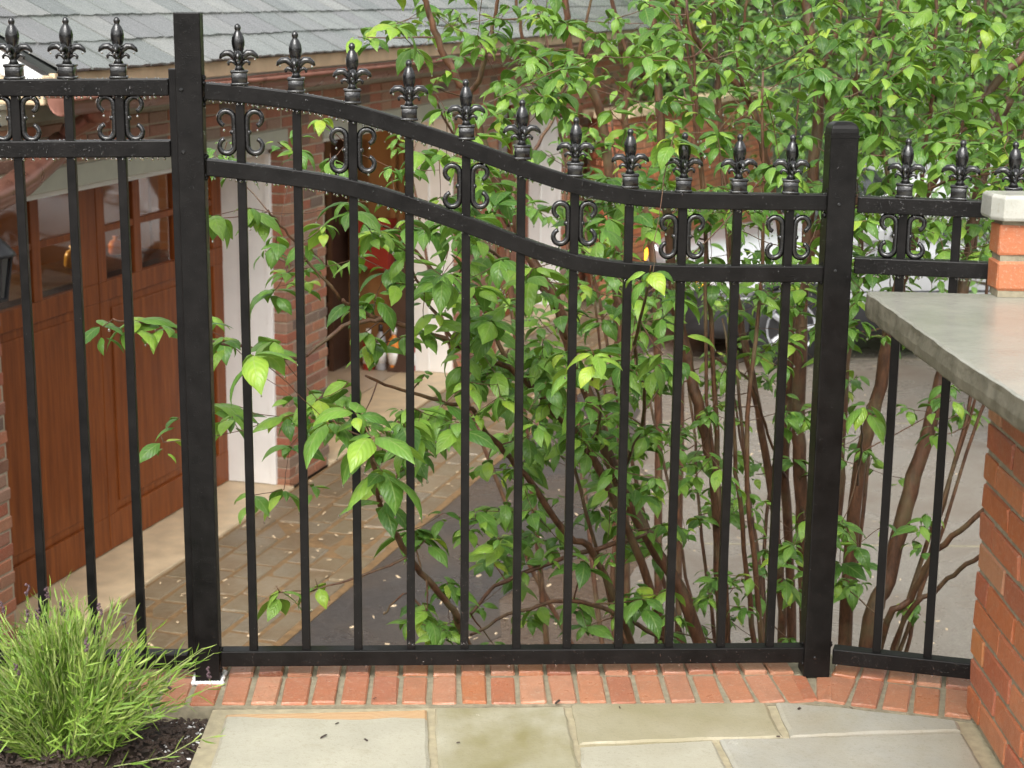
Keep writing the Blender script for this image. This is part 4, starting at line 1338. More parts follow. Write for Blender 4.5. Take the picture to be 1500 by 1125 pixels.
# ---------------------------------------------------------------- dogwoods
# Stems as centre lines in metres (base radius, tip radius); sprays are the spots where a whorl of leaves hangs.
STEMS = [
 [
  ([(0.83,5.2,-1.54),(0.611,5.15,-0.473),(0.436,5.138,-0.116),(0.333,5.127,0.077),(0.243,5.115,0.331),(0.169,5.104,0.525),(0.132,5.092,0.654),(0.058,5.081,0.77),(-0.03,5.069,0.965),(-0.09,5.058,1.117),(-0.136,5.046,1.26),(-0.188,5.035,1.354),(-0.227,5.023,1.432),(-0.261,5.012,1.537),(-0.294,5.0,1.651)],0.026,0.009),
  ([(0.83,5.2,-1.54),(0.7,5.25,-0.5),(0.66,5.256,-0.003),(0.589,5.261,0.295),(0.543,5.267,0.479),(0.499,5.272,0.669),(0.46,5.278,1.051),(0.442,5.283,1.238),(0.421,5.289,1.422),(0.406,5.294,1.583),(0.397,5.3,1.723)],0.026,0.011),
  ([(0.7,5.15,-1.2),(0.45,5.0,-0.27),(0.24,4.907,0.218),(0.126,4.814,0.371),(0.072,4.721,0.454),(-0.008,4.629,0.543),(-0.153,4.536,0.63),(-0.345,4.443,0.713),(-0.444,4.35,0.78)],0.017,0.006),
  ([(0.62,5.1,-1.1),(0.298,4.95,-0.187),(0.167,4.864,-0.008),(0.016,4.779,0.222),(-0.063,4.693,0.334),(-0.113,4.607,0.43),(-0.186,4.521,0.469),(-0.291,4.436,0.526),(-0.384,4.35,0.578)],0.014,0.004),
  ([(0.35,5.0,-1.35),(-0.103,4.3,-0.154),(-0.133,4.216,-0.043),(-0.176,4.133,0.06),(-0.234,4.049,0.162),(-0.272,3.965,0.259),(-0.302,3.881,0.359),(-0.31,3.797,0.464),(-0.321,3.714,0.568),(-0.329,3.63,0.644)],0.012,0.006),
  ([(-0.338,4.35,0.731),(-0.439,4.292,0.72),(-0.543,4.233,0.651),(-0.61,4.175,0.68),(-0.745,4.117,0.72),(-0.845,4.058,0.764),(-0.954,4.0,0.791)],0.007,0.003),
  ([(-0.135,5.0,1.263),(-0.107,4.975,1.313),(-0.083,4.95,1.388),(-0.059,4.925,1.483),(-0.04,4.9,1.596)],0.011,0.005),
  ([(-0.008,4.7,0.527),(-0.097,4.65,0.73),(-0.208,4.6,0.814),(-0.297,4.55,0.913),(-0.348,4.5,0.956)],0.008,0.003),
  ([(-0.153,4.55,0.627),(-0.241,4.517,0.771),(-0.275,4.483,0.868),(-0.299,4.45,0.964)],0.006,0.003),
  ([(-0.444,4.35,0.78),(-0.524,4.3,0.894),(-0.585,4.25,0.987),(-0.602,4.2,1.028)],0.005,0.0025),
  ([(0.169,5.1,0.526),(0.098,4.967,0.696),(-0.003,4.833,0.798),(-0.118,4.7,0.894)],0.008,0.004),
  ([(-0.114,4.75,-0.226),(-0.014,4.85,-0.155),(0.213,4.95,-0.1),(0.449,5.05,-0.065)],0.006,0.01),
  ([(-0.332,4.2,-0.022),(-0.261,4.2,0.035),(-0.19,4.2,-0.077)],0.003,0.004),
  ([(-0.108,4.5,-0.193),(0.026,4.6,-0.158),(0.185,4.7,-0.162),(0.322,4.8,-0.241),(0.466,4.9,-0.354)],0.005,0.009),
  ([(0.332,5.1,0.085),(0.383,4.762,0.397),(0.325,4.425,0.628),(0.321,4.088,0.835),(0.309,3.75,0.941)],0.008,0.003),
  ([(0.245,5.0,0.192),(0.235,4.375,0.49),(0.176,3.75,0.73)],0.006,0.003),
 ],
 [
  ([(0.98,5.75,-1.54),(0.983,5.8,-0.714),(0.936,5.789,-0.247),(0.857,5.778,0.153),(0.792,5.767,0.433),(0.752,5.756,0.637),(0.719,5.744,0.871),(0.684,5.733,1.145),(0.665,5.722,1.324),(0.648,5.711,1.5),(0.628,5.7,1.673)],0.022,0.009),
  ([(0.98,5.75,-1.54),(1.029,5.85,-0.733),(0.971,5.822,-0.106),(0.963,5.794,0.393),(0.902,5.767,0.8),(0.838,5.739,1.033),(0.776,5.711,1.215),(0.707,5.683,1.293),(0.634,5.656,1.359),(0.561,5.628,1.457),(0.5,5.6,1.585)],0.026,0.01),
  ([(1.06,5.65,-1.54),(1.056,5.7,-0.686),(1.005,5.713,-0.074),(0.991,5.725,0.167),(0.986,5.737,0.595),(1.003,5.75,0.965),(1.012,5.763,1.236),(0.985,5.775,1.414),(0.958,5.787,1.546),(0.934,5.8,1.721)],0.037,0.02),
  ([(0.988,5.75,0.593),(1.055,5.725,0.968),(1.051,5.7,1.151),(1.007,5.675,1.307),(1.034,5.65,1.418),(1.049,5.625,1.591),(1.049,5.6,1.717)],0.02,0.01),
  ([(1.041,5.65,1.155),(1.097,5.62,1.223),(1.102,5.59,1.312),(1.124,5.56,1.4),(1.155,5.53,1.507),(1.16,5.5,1.674)],0.014,0.007),
  ([(0.775,5.7,1.215),(0.725,5.667,1.349),(0.737,5.633,1.48),(0.749,5.6,1.63)],0.009,0.005),
  ([(0.967,5.8,-0.099),(0.861,5.633,0.141),(0.785,5.467,0.321),(0.627,5.3,0.446)],0.008,0.004),
 ],
 [
  ([(1.13,5.3,-1.54),(1.18,5.3,-0.527),(1.239,5.32,-0.308),(1.299,5.34,-0.014),(1.363,5.36,0.243),(1.401,5.38,0.437),(1.444,5.4,0.657),(1.464,5.42,0.852),(1.49,5.44,1.024),(1.546,5.46,1.216),(1.608,5.48,1.322),(1.686,5.5,1.513)],0.04,0.016),
  ([(1.13,5.3,-1.54),(1.129,5.4,-0.567),(1.135,5.39,-0.003),(1.191,5.38,0.34),(1.21,5.37,0.549),(1.242,5.36,0.706),(1.285,5.35,0.946),(1.376,5.34,1.139),(1.425,5.33,1.224),(1.499,5.32,1.329),(1.56,5.31,1.396),(1.662,5.3,1.555)],0.032,0.014),
  ([(1.2,5.5,-1.54),(1.156,5.0,-0.413),(1.222,4.938,-0.232),(1.279,4.875,-0.057),(1.37,4.812,0.07),(1.481,4.75,0.229)],0.016,0.01),
  ([(1.2,5.5,-1.54),(1.199,5.0,-0.412),(1.31,4.933,-0.192),(1.389,4.867,-0.081),(1.509,4.8,0.048)],0.012,0.008),
  ([(1.185,5.3,0.54),(1.226,5.283,0.868),(1.251,5.267,0.976),(1.261,5.25,1.18),(1.264,5.233,1.263),(1.254,5.217,1.492),(1.245,5.2,1.63)],0.011,0.006),
  ([(1.24,5.35,0.707),(1.196,5.36,0.922),(1.143,5.37,1.134),(1.141,5.38,1.281),(1.173,5.39,1.426),(1.184,5.4,1.632)],0.012,0.006),
  ([(1.43,5.35,1.222),(1.408,5.333,1.327),(1.425,5.317,1.472),(1.428,5.3,1.653)],0.01,0.005),
  ([(1.13,5.3,-1.54),(1.082,5.6,-0.685),(1.126,5.617,-0.191),(1.128,5.633,0.144),(1.137,5.65,0.472),(1.164,5.667,0.747),(1.127,5.683,0.973),(1.1,5.7,1.107)],0.022,0.009),
  ([(1.184,5.0,1.002),(1.257,4.867,1.056),(1.334,4.733,1.09),(1.405,4.6,1.117)],0.006,0.003),
  ([(1.116,5.3,0.023),(0.981,4.625,0.338),(0.836,3.95,0.601)],0.006,0.003),
 ],
 [
  ([(0.55,7.4,-1.54),(0.455,7.3,0.294),(0.426,7.275,0.594),(0.388,7.25,0.927),(0.348,7.225,1.102),(0.294,7.2,1.207),(0.244,7.175,1.272),(0.219,7.15,1.369),(0.201,7.125,1.534),(0.176,7.1,1.695)],0.03,0.012),
  ([(0.385,7.2,0.932),(0.245,7.167,1.035),(0.158,7.133,1.092),(0.1,7.1,1.177),(0.042,7.067,1.316),(0.012,7.033,1.478),(-0.017,7.0,1.638)],0.014,0.006),
  ([(0.13,7.1,1.053),(0.216,7.067,1.208),(0.275,7.033,1.4),(0.311,7.0,1.588)],0.012,0.005),
  ([(0.7,7.5,-1.54),(0.634,7.5,0.261),(0.528,7.48,0.808),(0.476,7.46,1.045),(0.499,7.44,1.25),(0.435,7.42,1.421),(0.385,7.4,1.647)],0.022,0.009),
  ([(0.2,7.1,-1.54),(-0.004,7.0,0.341),(-0.021,7.025,0.623),(0.02,7.05,0.818),(0.102,7.075,0.957),(0.171,7.1,1.081)],0.016,0.007),
  ([(-0.021,7.0,0.626),(-0.146,6.867,0.863),(-0.251,6.733,1.035),(-0.298,6.6,1.149)],0.009,0.004),
  ([(0.8,7.6,-1.54),(0.766,7.6,0.245),(0.766,7.58,0.649),(0.796,7.56,1.041),(0.726,7.54,1.306),(0.687,7.52,1.537),(0.666,7.5,1.707)],0.018,0.008),
 ],
]
SPRAYS = [(-0.28,5.04,1.6,0),(-0.27,5.13,1.71,0),(-0.06,4.55,1.61,0),(0.05,4.38,1.66,0),(-0.08,4.56,1.62,0),(-0.09,6.78,1.61,3),(-0.06,5.28,1.7,0),(0.3,7.47,1.79,3),(0.14,7.71,1.63,3),(0.31,7.77,1.66,3),(0.08,4.1,1.59,0),(0.17,5.34,1.61,0),(0.49,7.26,1.61,3),(0.56,7.24,1.57,3),(0.47,5.17,1.55,0),(0.48,5.42,1.71,0),(0.6,6.45,1.62,3),(0.98,7.43,1.63,3),(0.54,5.59,1.74,1),(0.63,5.37,1.64,1),(0.69,5.72,1.55,3),(0.71,4.68,1.71,1),(1.01,6.57,1.74,3),(0.75,5.13,1.62,1),(0.93,5.66,1.65,3),(0.82,4.93,1.58,0),(1.06,6.14,1.71,1),(1.11,5.56,1.69,2),(1.14,6.14,1.67,2),(0.86,4.61,1.61,2),(0.91,5.05,1.57,0),(1.21,5.33,1.56,2),(1.43,5.8,1.59,2),(1.3,5.79,1.65,2),(1.23,5.29,1.56,2),(1.13,5.12,1.69,2),(1.58,5.54,1.69,2),(1.61,5.63,1.66,2),(1.13,4.44,1.72,2),(1.41,5.2,1.69,2),(1.24,4.57,1.68,2),(1.45,4.46,1.65,2),(1.49,4.86,1.64,2),(-0.46,5.08,1.43,0),(-0.3,5.83,1.52,3),(-0.21,5.82,1.45,0),(-0.33,7.25,1.39,3),(-0.25,5.31,1.5,0),(-0.25,7.57,1.42,3),(0.08,4.82,1.52,0),(0.05,4.49,1.4,0),(-0.04,4.79,1.49,0),(0.06,5.77,1.52,0),(0.0,4.85,1.37,0),(0.08,5.07,1.49,0),(-0.05,4.85,1.45,0),(-0.1,4.61,1.45,0),(0.03,6.97,1.36,3),(0.14,4.61,1.4,0),(0.1,4.81,1.41,0),(0.27,7.07,1.27,3),(0.19,5.51,1.48,0),(0.14,4.85,1.48,0),(0.14,4.93,1.39,0),(0.11,5.93,1.47,0),(0.37,6.97,1.33,3),(0.55,6.75,1.53,3),(0.4,5.23,1.44,0),(0.47,5.57,1.49,0),(0.33,4.47,1.54,0),(0.61,6.87,1.34,3),(0.38,5.02,1.39,0),(0.32,4.27,1.41,0),(0.38,4.63,1.53,0),(0.39,6.3,1.42,3),(0.59,5.1,1.45,0),(0.57,5.74,1.44,1),(0.59,5.6,1.5,1),(0.82,7.44,1.37,3),(0.72,5.51,1.46,1),(0.59,5.81,1.47,1),(0.5,4.45,1.39,1),(0.67,6.02,1.31,3),(0.56,5.29,1.53,1),(0.92,5.56,1.38,0),(0.99,5.75,1.43,1),(0.83,5.17,1.49,1),(0.83,5.71,1.49,1),(0.92,6.55,1.38,1),(0.76,4.44,1.38,0),(0.96,6.15,1.47,1),(0.97,6.41,1.44,3),(1.07,6.82,1.45,3),(1.06,5.61,1.41,2),(0.98,5.46,1.46,0),(1.1,5.22,1.44,2),(0.94,5.21,1.35,1),(1.01,5.26,1.44,2),(0.93,4.69,1.5,2),(1.4,7.88,1.52,3),(0.85,4.88,1.45,0),(0.99,5.06,1.44,2),(1.18,4.77,1.43,2),(1.19,5.11,1.42,2),(1.22,5.39,1.38,2),(1.25,5.64,1.45,2),(1.36,5.72,1.35,2),(1.13,4.54,1.54,2),(1.17,5.29,1.46,2),(1.05,4.77,1.52,2),(1.28,5.29,1.38,2),(1.24,4.59,1.4,2),(1.42,5.34,1.39,2),(1.33,4.92,1.49,2),(1.44,5.2,1.47,2),(1.19,4.58,1.54,2),(1.26,4.94,1.41,2),(1.45,5.25,1.39,2),(1.64,5.86,1.45,2),(1.27,4.92,1.46,2),(1.42,4.71,1.4,2),(1.4,4.59,1.53,2),(1.47,4.93,1.47,2),(1.7,5.49,1.35,2),(1.69,5.2,1.51,2),(-0.25,4.93,1.3,0),(-0.41,7.38,0.99,3),(-0.17,4.16,1.28,0),(-0.15,5.31,1.16,0),(0.01,4.67,1.19,0),(0.03,7.11,1.26,3),(-0.09,4.42,1.2,0),(-0.04,4.82,1.23,0),(-0.02,6.85,1.16,3),(-0.03,4.72,1.31,0),(0.08,5.95,1.21,0),(0.11,4.21,1.38,0),(0.19,5.19,1.31,0),(0.3,7.26,0.99,3),(0.1,4.68,1.29,0),(0.18,6.03,1.16,3),(0.29,6.72,1.05,3),(0.5,6.83,1.14,3),(0.31,4.75,1.2,0),(0.67,7.31,1.04,3),(0.35,4.57,1.34,0),(0.45,5.12,1.26,0),(0.5,6.84,1.06,3),(0.57,6.55,1.09,3),(0.81,8.33,1.19,3),(0.56,4.76,1.19,1),(0.64,5.26,1.29,1),(0.6,5.12,1.16,1),(0.48,4.54,1.3,1),(0.55,5.38,1.23,1),(0.88,6.63,1.22,3),(0.89,5.61,1.25,1),(1.04,6.18,1.25,3),(0.66,4.58,1.32,0),(0.88,5.51,1.33,1),(0.98,6.74,1.13,3),(0.77,5.56,1.16,1),(0.86,5.82,1.14,1),(1.1,6.91,1.12,3),(1.1,5.72,1.28,2),(0.96,4.51,1.35,2),(1.26,6.05,1.28,2),(1.07,5.13,1.21,2),(1.06,5.16,1.26,2),(0.96,5.07,1.21,2),(1.01,5.09,1.27,2),(1.1,5.13,1.31,2),(1.12,5.44,1.14,2),(1.42,5.65,1.2,2),(1.26,5.06,1.22,2),(1.22,5.36,1.3,2),(1.13,5.22,1.33,2),(1.12,5.14,1.21,2),(1.26,5.28,1.27,2),(1.31,5.21,1.17,2),(1.19,5.44,1.16,2),(1.19,5.26,1.33,2),(1.25,4.88,1.32,2),(1.64,5.61,1.23,2),(1.32,4.84,1.22,2),(1.57,5.45,1.33,2),(1.25,4.35,1.22,2),(1.33,5.08,1.26,2),(1.5,5.64,1.29,2),(1.26,4.86,1.22,2),(1.42,5.23,1.27,2),(1.65,5.39,1.16,2),(1.53,4.9,1.27,2),(1.57,5.14,1.33,2),(1.33,4.24,1.27,2),(1.61,5.29,1.31,2),(-0.75,4.38,1.14,0),(-0.6,4.73,1.13,0),(-0.39,4.06,1.07,0),(-0.1,4.54,1.05,0),(-0.2,4.47,1.16,0),(-0.24,4.28,1.17,0),(-0.02,4.31,1.07,0),(0.02,5.35,1.04,0),(-0.03,6.57,0.96,3),(-0.05,5.21,1.0,0),(-0.11,7.4,0.71,3),(0.08,5.03,1.11,0),(-0.09,4.72,1.07,0),(0.24,6.47,0.98,3),(0.19,5.24,0.94,0),(0.24,4.94,1.04,0),(0.26,4.76,1.06,0),(0.4,6.92,0.73,3),(0.34,5.05,1.02,0),(0.45,4.99,1.08,0),(0.58,6.48,0.98,3),(0.45,4.96,1.0,0),(0.44,5.17,1.01,0),(0.78,7.01,0.73,3),(0.7,5.09,1.02,1),(0.58,5.0,1.0,1),(0.95,7.73,0.7,3),(0.58,4.84,1.03,0),(0.74,4.7,1.08,0),(0.94,5.87,0.89,1),(0.62,4.1,1.16,0),(1.14,6.99,0.99,3),(0.81,5.67,1.0,1),(1.02,5.27,1.04,2),(1.05,5.36,1.02,2),(0.93,4.7,1.14,2),(0.88,4.63,1.13,2),(0.87,4.81,1.04,0),(1.31,7.0,0.75,3),(1.02,5.28,1.11,2),(1.02,5.69,0.96,1),(1.14,5.28,1.0,2),(1.03,4.49,1.13,2),(1.18,5.37,1.01,2),(1.08,4.26,1.15,2),(1.27,4.96,1.08,2),(1.34,6.0,1.08,2),(1.13,5.09,0.98,2),(1.22,4.95,1.13,2),(1.02,4.14,1.22,2),(1.33,5.8,0.88,2),(1.4,5.6,1.1,2),(1.07,4.52,1.19,2),(1.38,4.76,1.12,2),(1.48,5.11,0.97,2),(1.24,4.17,1.12,2),(1.6,5.48,1.0,2),(1.47,5.14,1.03,2),(1.41,5.25,1.06,2),(1.47,5.02,1.0,2),(1.64,5.64,0.96,2),(1.5,5.21,1.11,2),(1.47,5.16,1.06,2),(1.43,5.21,1.13,2),(1.45,4.9,1.0,2),(1.44,4.71,1.06,2),(1.71,5.65,1.11,2),(1.66,5.06,1.13,2),(1.45,4.83,0.99,2),(1.85,5.64,1.02,2),(-0.74,4.12,1.02,0),(-0.65,4.65,0.88,0),(-0.58,4.68,0.81,0),(-0.32,4.07,1.0,0),(-0.28,4.41,0.98,0),(-0.34,4.5,0.84,0),(-0.2,4.72,0.95,0),(-0.09,4.01,1.04,0),(-0.24,4.68,0.92,0),(0.09,6.98,0.7,3),(-0.07,4.78,0.83,0),(-0.08,4.61,0.94,0),(0.05,4.1,0.91,0),(0.09,7.42,0.64,3),(0.26,4.56,0.85,0),(0.22,4.93,0.94,0),(0.29,7.95,0.55,3),(0.23,7.03,0.66,3),(0.17,4.16,0.95,0),(0.35,5.97,0.73,0),(0.33,5.35,0.76,0),(0.57,7.13,0.57,3),(0.33,4.63,0.97,0),(0.71,7.56,0.38,3),(0.42,5.0,0.92,0),(0.63,6.2,0.61,1),(0.61,5.22,0.77,1),(0.58,5.05,0.92,1),(0.64,4.6,1.0,1),(0.89,5.73,0.7,1),(0.8,5.67,0.7,1),(0.81,5.64,0.83,1),(0.74,4.26,0.94,0),(0.78,4.3,1.03,0),(1.06,4.91,0.87,2),(0.97,4.94,0.78,2),(0.99,4.85,0.97,2),(1.19,5.54,0.74,2),(0.98,4.97,0.85,2),(1.14,5.3,0.79,2),(1.39,5.64,0.84,2),(1.24,5.57,0.68,2),(1.38,5.35,0.79,2),(1.22,5.47,0.91,2),(1.2,5.3,0.92,2),(1.45,5.9,0.64,2),(1.22,5.04,0.91,2),(1.12,4.51,0.98,2),(1.16,5.0,0.87,2),(1.66,5.53,0.82,2),(1.43,5.24,0.88,2),(1.22,4.3,0.95,2),(1.29,4.69,0.86,2),(1.35,4.87,0.85,2),(1.61,5.51,0.89,2),(1.58,5.52,0.77,2),(1.6,5.67,0.86,2),(1.64,5.05,0.94,2),(1.86,5.89,0.74,2),(1.81,5.31,0.85,2),(1.81,5.75,0.83,2),(-0.8,4.67,0.61,0),(-0.66,4.67,0.75,0),(-0.36,4.46,0.78,0),(-0.12,4.31,0.73,0),(-0.19,4.5,0.82,0),(-0.17,4.03,0.9,0),(-0.02,4.33,0.77,0),(-0.02,6.23,0.45,3),(-0.1,5.78,0.54,0),(0.09,5.54,0.51,0),(-0.1,7.09,0.33,3),(0.01,7.14,0.37,3),(0.17,5.33,0.55,0),(0.29,6.23,0.5,3),(0.19,4.76,0.76,0),(0.13,5.44,0.66,0),(0.25,4.71,0.67,0),(0.17,5.64,0.64,0),(0.44,7.26,0.32,3),(0.45,6.45,0.51,3),(0.4,5.46,0.55,0),(0.38,5.02,0.6,0),(0.48,5.16,0.68,0),(0.34,4.52,0.77,0),(0.79,5.86,0.53,1),(0.64,5.76,0.63,1),(0.71,5.37,0.58,0),(0.91,6.99,0.33,3),(0.62,5.19,0.7,1),(0.86,5.3,0.68,1),(1.07,6.25,0.55,3),(0.91,5.3,0.66,1),(0.85,5.29,0.65,1),(0.8,5.1,0.67,0),(0.83,5.43,0.68,1),(1.01,5.07,0.56,2),(1.0,5.21,0.58,0),(1.09,5.52,0.67,2),(1.03,4.98,0.62,2),(1.42,5.52,0.5,2),(1.21,5.4,0.65,2),(1.3,5.14,0.72,2),(-0.78,4.31,0.51,0),(-0.53,4.62,0.47,0),(-0.38,4.52,0.63,0),(-0.17,4.08,0.57,0),(-0.14,4.52,0.63,0),(-0.13,4.4,0.62,0),(-0.1,4.4,0.55,0),(-0.09,4.69,0.54,0),(0.04,4.98,0.41,0),(0.08,4.66,0.55,0),(-0.03,4.22,0.56,0),(0.02,5.04,0.44,0),(-0.03,5.29,0.44,0),(-0.01,4.72,0.58,0),(0.1,4.95,0.35,0),(0.19,4.47,0.63,0),(0.1,4.56,0.46,0),(0.15,5.02,0.49,0),(0.14,4.39,0.64,0),(0.26,4.93,0.39,0),(0.33,4.37,0.58,0),(0.45,5.25,0.36,0),(0.42,5.16,0.41,0),(0.37,4.1,0.7,0),(0.39,4.94,0.52,0),(0.45,4.81,0.5,0),(0.34,4.53,0.56,0),(0.7,5.77,0.26,1),(0.6,4.96,0.36,1),(0.74,5.78,0.2,1),(0.71,5.59,0.21,1),(0.85,6.2,0.3,1),(0.68,5.25,0.42,1),(0.75,5.1,0.49,1),(0.83,5.43,0.45,1),(0.9,5.89,0.23,1),(0.93,5.87,0.36,1),(1.0,5.27,0.28,1),(0.99,5.17,0.31,1),(1.04,5.56,0.39,1),(1.18,5.97,0.18,1),(1.25,4.73,0.44,2),(1.29,5.06,0.37,2),(-0.52,4.4,0.46,0),(-0.52,4.69,0.38,0),(-0.4,4.32,0.46,0),(-0.28,4.07,0.46,0),(-0.24,4.12,0.41,0),(-0.17,4.51,0.4,0),(-0.21,4.65,0.39,0),(0.04,5.02,0.16,0),(0.0,4.99,0.15,0),(0.04,4.69,0.33,0),(0.08,5.31,0.12,0),(0.02,5.16,0.29,0),(-0.02,5.54,0.12,0),(0.33,5.36,0.24,0),(0.18,4.45,0.42,0),(0.11,5.07,0.2,0),(0.23,4.79,0.31,0),(0.25,5.01,0.27,0),(0.45,5.33,0.17,0),(0.41,4.96,0.27,0),(0.28,4.48,0.3,0),(0.33,4.83,0.37,0),(0.55,5.47,0.15,0),(0.39,4.47,0.28,0),(0.34,5.24,0.17,0),(0.69,6.0,-0.08,1),(0.88,6.27,-0.14,1),(0.56,5.18,0.12,1),(0.59,4.63,0.26,1),(0.8,5.92,-0.05,1),(0.62,5.18,0.29,1),(0.85,5.21,0.29,1),(0.97,5.69,-0.0,1),(0.88,5.02,0.32,1),(1.09,5.12,0.19,2),(1.23,5.64,0.0,2),(1.07,5.4,0.13,1),(1.34,5.16,0.23,2),(1.53,5.59,0.19,2),(-0.63,4.55,0.21,0),(-0.25,4.17,0.22,0),(-0.09,4.47,0.18,0),(0.06,4.51,0.17,0),(-0.07,4.22,0.23,0),(-0.02,5.54,-0.26,0),(-0.05,4.99,0.03,0),(-0.04,5.07,-0.12,0),(0.08,4.96,0.08,0),(0.28,4.7,0.18,0),(0.31,5.27,-0.0,0),(0.16,5.33,-0.17,0),(0.32,5.17,0.07,0),(0.15,5.3,-0.12,0),(0.52,5.03,0.11,0),(0.4,4.76,0.15,0),(0.41,5.33,-0.17,0),(0.38,5.39,-0.15,0),(0.42,5.31,-0.08,0),(0.49,4.91,-0.0,0),(0.67,5.33,-0.06,1),(0.7,5.27,-0.07,1),(0.81,5.97,-0.25,1),(0.84,6.9,-0.54,1),(0.74,5.19,0.02,1),(0.99,5.41,-0.17,1),(1.17,6.72,-0.52,1),(0.84,4.61,0.14,1),(0.95,4.64,0.09,2),(0.99,4.88,0.03,2),(1.3,5.19,-0.08,2),(-0.17,4.39,0.0,0),(-0.05,5.17,-0.19,0),(0.1,5.37,-0.43,0),(-0.07,4.95,-0.11,0),(0.01,5.33,-0.31,0),(0.21,4.96,-0.26,0),(0.21,4.67,-0.03,0),(0.46,5.26,-0.19,0),(0.41,5.49,-0.46,0),(0.38,4.63,-0.13,0),(0.39,4.82,-0.19,0),(0.66,5.35,-0.34,1),(0.69,5.67,-0.48,1),(0.64,5.01,-0.2,1),(0.64,5.06,-0.21,1),(0.82,4.84,-0.14,1),(0.79,5.22,-0.32,1),(0.83,5.29,-0.2,1),(0.82,4.79,-0.03,1),(1.11,5.32,-0.33,2),(1.04,5.1,-0.23,2),(0.95,4.68,-0.03,2),(1.27,5.14,-0.33,2),(-0.17,4.34,-0.1,0),(-0.18,4.26,-0.09,0),(-0.05,4.81,-0.34,0),(0.23,4.83,-0.29,0),(0.49,5.4,-0.51,0),(0.72,5.35,-0.45,1),(0.96,5.51,-0.59,1)]
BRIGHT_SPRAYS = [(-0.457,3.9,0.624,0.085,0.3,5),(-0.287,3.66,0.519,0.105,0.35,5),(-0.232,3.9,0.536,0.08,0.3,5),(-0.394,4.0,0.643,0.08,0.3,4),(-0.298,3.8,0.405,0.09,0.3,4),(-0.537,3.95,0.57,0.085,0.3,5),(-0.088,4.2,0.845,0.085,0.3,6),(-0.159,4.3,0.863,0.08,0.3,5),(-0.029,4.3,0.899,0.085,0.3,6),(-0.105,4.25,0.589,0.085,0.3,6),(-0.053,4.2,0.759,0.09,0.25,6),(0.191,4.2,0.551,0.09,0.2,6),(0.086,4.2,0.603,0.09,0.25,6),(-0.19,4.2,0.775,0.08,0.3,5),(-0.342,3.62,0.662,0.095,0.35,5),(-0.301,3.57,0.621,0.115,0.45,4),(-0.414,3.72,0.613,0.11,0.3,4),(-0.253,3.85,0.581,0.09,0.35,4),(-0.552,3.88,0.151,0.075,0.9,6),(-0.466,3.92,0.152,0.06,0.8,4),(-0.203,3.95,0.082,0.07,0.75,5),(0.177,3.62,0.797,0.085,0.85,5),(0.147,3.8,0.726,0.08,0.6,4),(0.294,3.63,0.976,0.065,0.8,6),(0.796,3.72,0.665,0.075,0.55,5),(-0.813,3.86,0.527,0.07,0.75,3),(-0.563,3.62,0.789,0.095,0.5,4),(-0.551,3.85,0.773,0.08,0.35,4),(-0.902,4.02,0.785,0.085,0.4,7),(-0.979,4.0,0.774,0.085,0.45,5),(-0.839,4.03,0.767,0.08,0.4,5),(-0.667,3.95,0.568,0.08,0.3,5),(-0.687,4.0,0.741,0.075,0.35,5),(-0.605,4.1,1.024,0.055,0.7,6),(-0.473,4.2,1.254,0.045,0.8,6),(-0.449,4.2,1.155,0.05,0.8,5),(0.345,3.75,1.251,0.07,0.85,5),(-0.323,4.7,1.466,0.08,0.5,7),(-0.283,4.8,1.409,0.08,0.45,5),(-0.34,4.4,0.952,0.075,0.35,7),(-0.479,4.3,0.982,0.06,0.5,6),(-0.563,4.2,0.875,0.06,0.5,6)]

def leaf_shape(nu, nv, a0, a1, width, cup, tint, twist=0.0):
    """unit leaf along +x: pointed oval, arched downwards, folded along its midrib; returns verts, quads, uv"""
    vs, uv, fs = [], [], []
    x = z = 0.0
    us = np.linspace(-1, 1, nu)
    step = 1.0 / (nv - 1)
    for j in range(nv):
        t = j * step
        ang = math.radians(a0 + (a1 - a0) * t)
        if j: x += math.cos(ang) * step; z += math.sin(ang) * step
        w = width * (math.sin(math.pi * min(1, t ** 0.72)) ** 0.85 if 0 < t < 1 else 0.0)
        if t > 0.8: w *= 0.86
        if t < 1e-6: w = 0.012
        if t > 1 - 1e-6: w = 0.006
        nx, nz = -math.sin(ang), math.cos(ang)
        for u in us:
            d = w * 0.30 * abs(u) - cup * w * u * u + 0.035 * w * math.sin(9 * t + 3 * u)
            tw = twist * t * u * w
            vs.append((x + nx * (d + tw), u * w, z + nz * (d + tw)))
            uv.append((u, t))
    for j in range(nv - 1):
        for i in range(nu - 1):
            a = j * nu + i
            fs.append((a, a + 1, a + nu + 1, a + nu))
    return np.array(vs), np.array(fs), np.array(uv), tint

def make_variants(k, nu, nv, tints, width=(0.205, 0.262)):
    out = []
    for i in range(k):
        out.append(leaf_shape(nu, nv, R.uniform(-18, 24), R.uniform(-98, -45), R.uniform(*width), R.uniform(.25, .75), tints[i % len(tints)] , R.uniform(-.25, .25)))
    return out
LV = make_variants(14, 5, 7, [0.24, 0.36, 0.44, 0.5, 0.56, 0.63, 0.72])
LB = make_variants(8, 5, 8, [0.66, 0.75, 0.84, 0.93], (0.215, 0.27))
LF = make_variants(10, 3, 5, [0.25, 0.36, 0.47, 0.57, 0.68, 0.8], (0.2, 0.28))
def leaf_mesh(v, mat):
    vs, fs, uv, tint = v
    me = bpy.data.meshes.new('leaf')
    me.from_pydata(vs.tolist(), [], fs.tolist())
    me.materials.append(mat)
    a = me.attributes.new('tint', 'FLOAT', 'POINT'); a.data.foreach_set('value', [tint] * len(vs))
    l = me.uv_layers.new(name='UVMap')
    l.data.foreach_set('uv', uv[fs.ravel()].astype(np.float32).ravel())
    me.polygons.foreach_set('use_smooth', [True] * len(fs))
    return me
LVM = [leaf_mesh(v, M['leaf']) for v in LV]
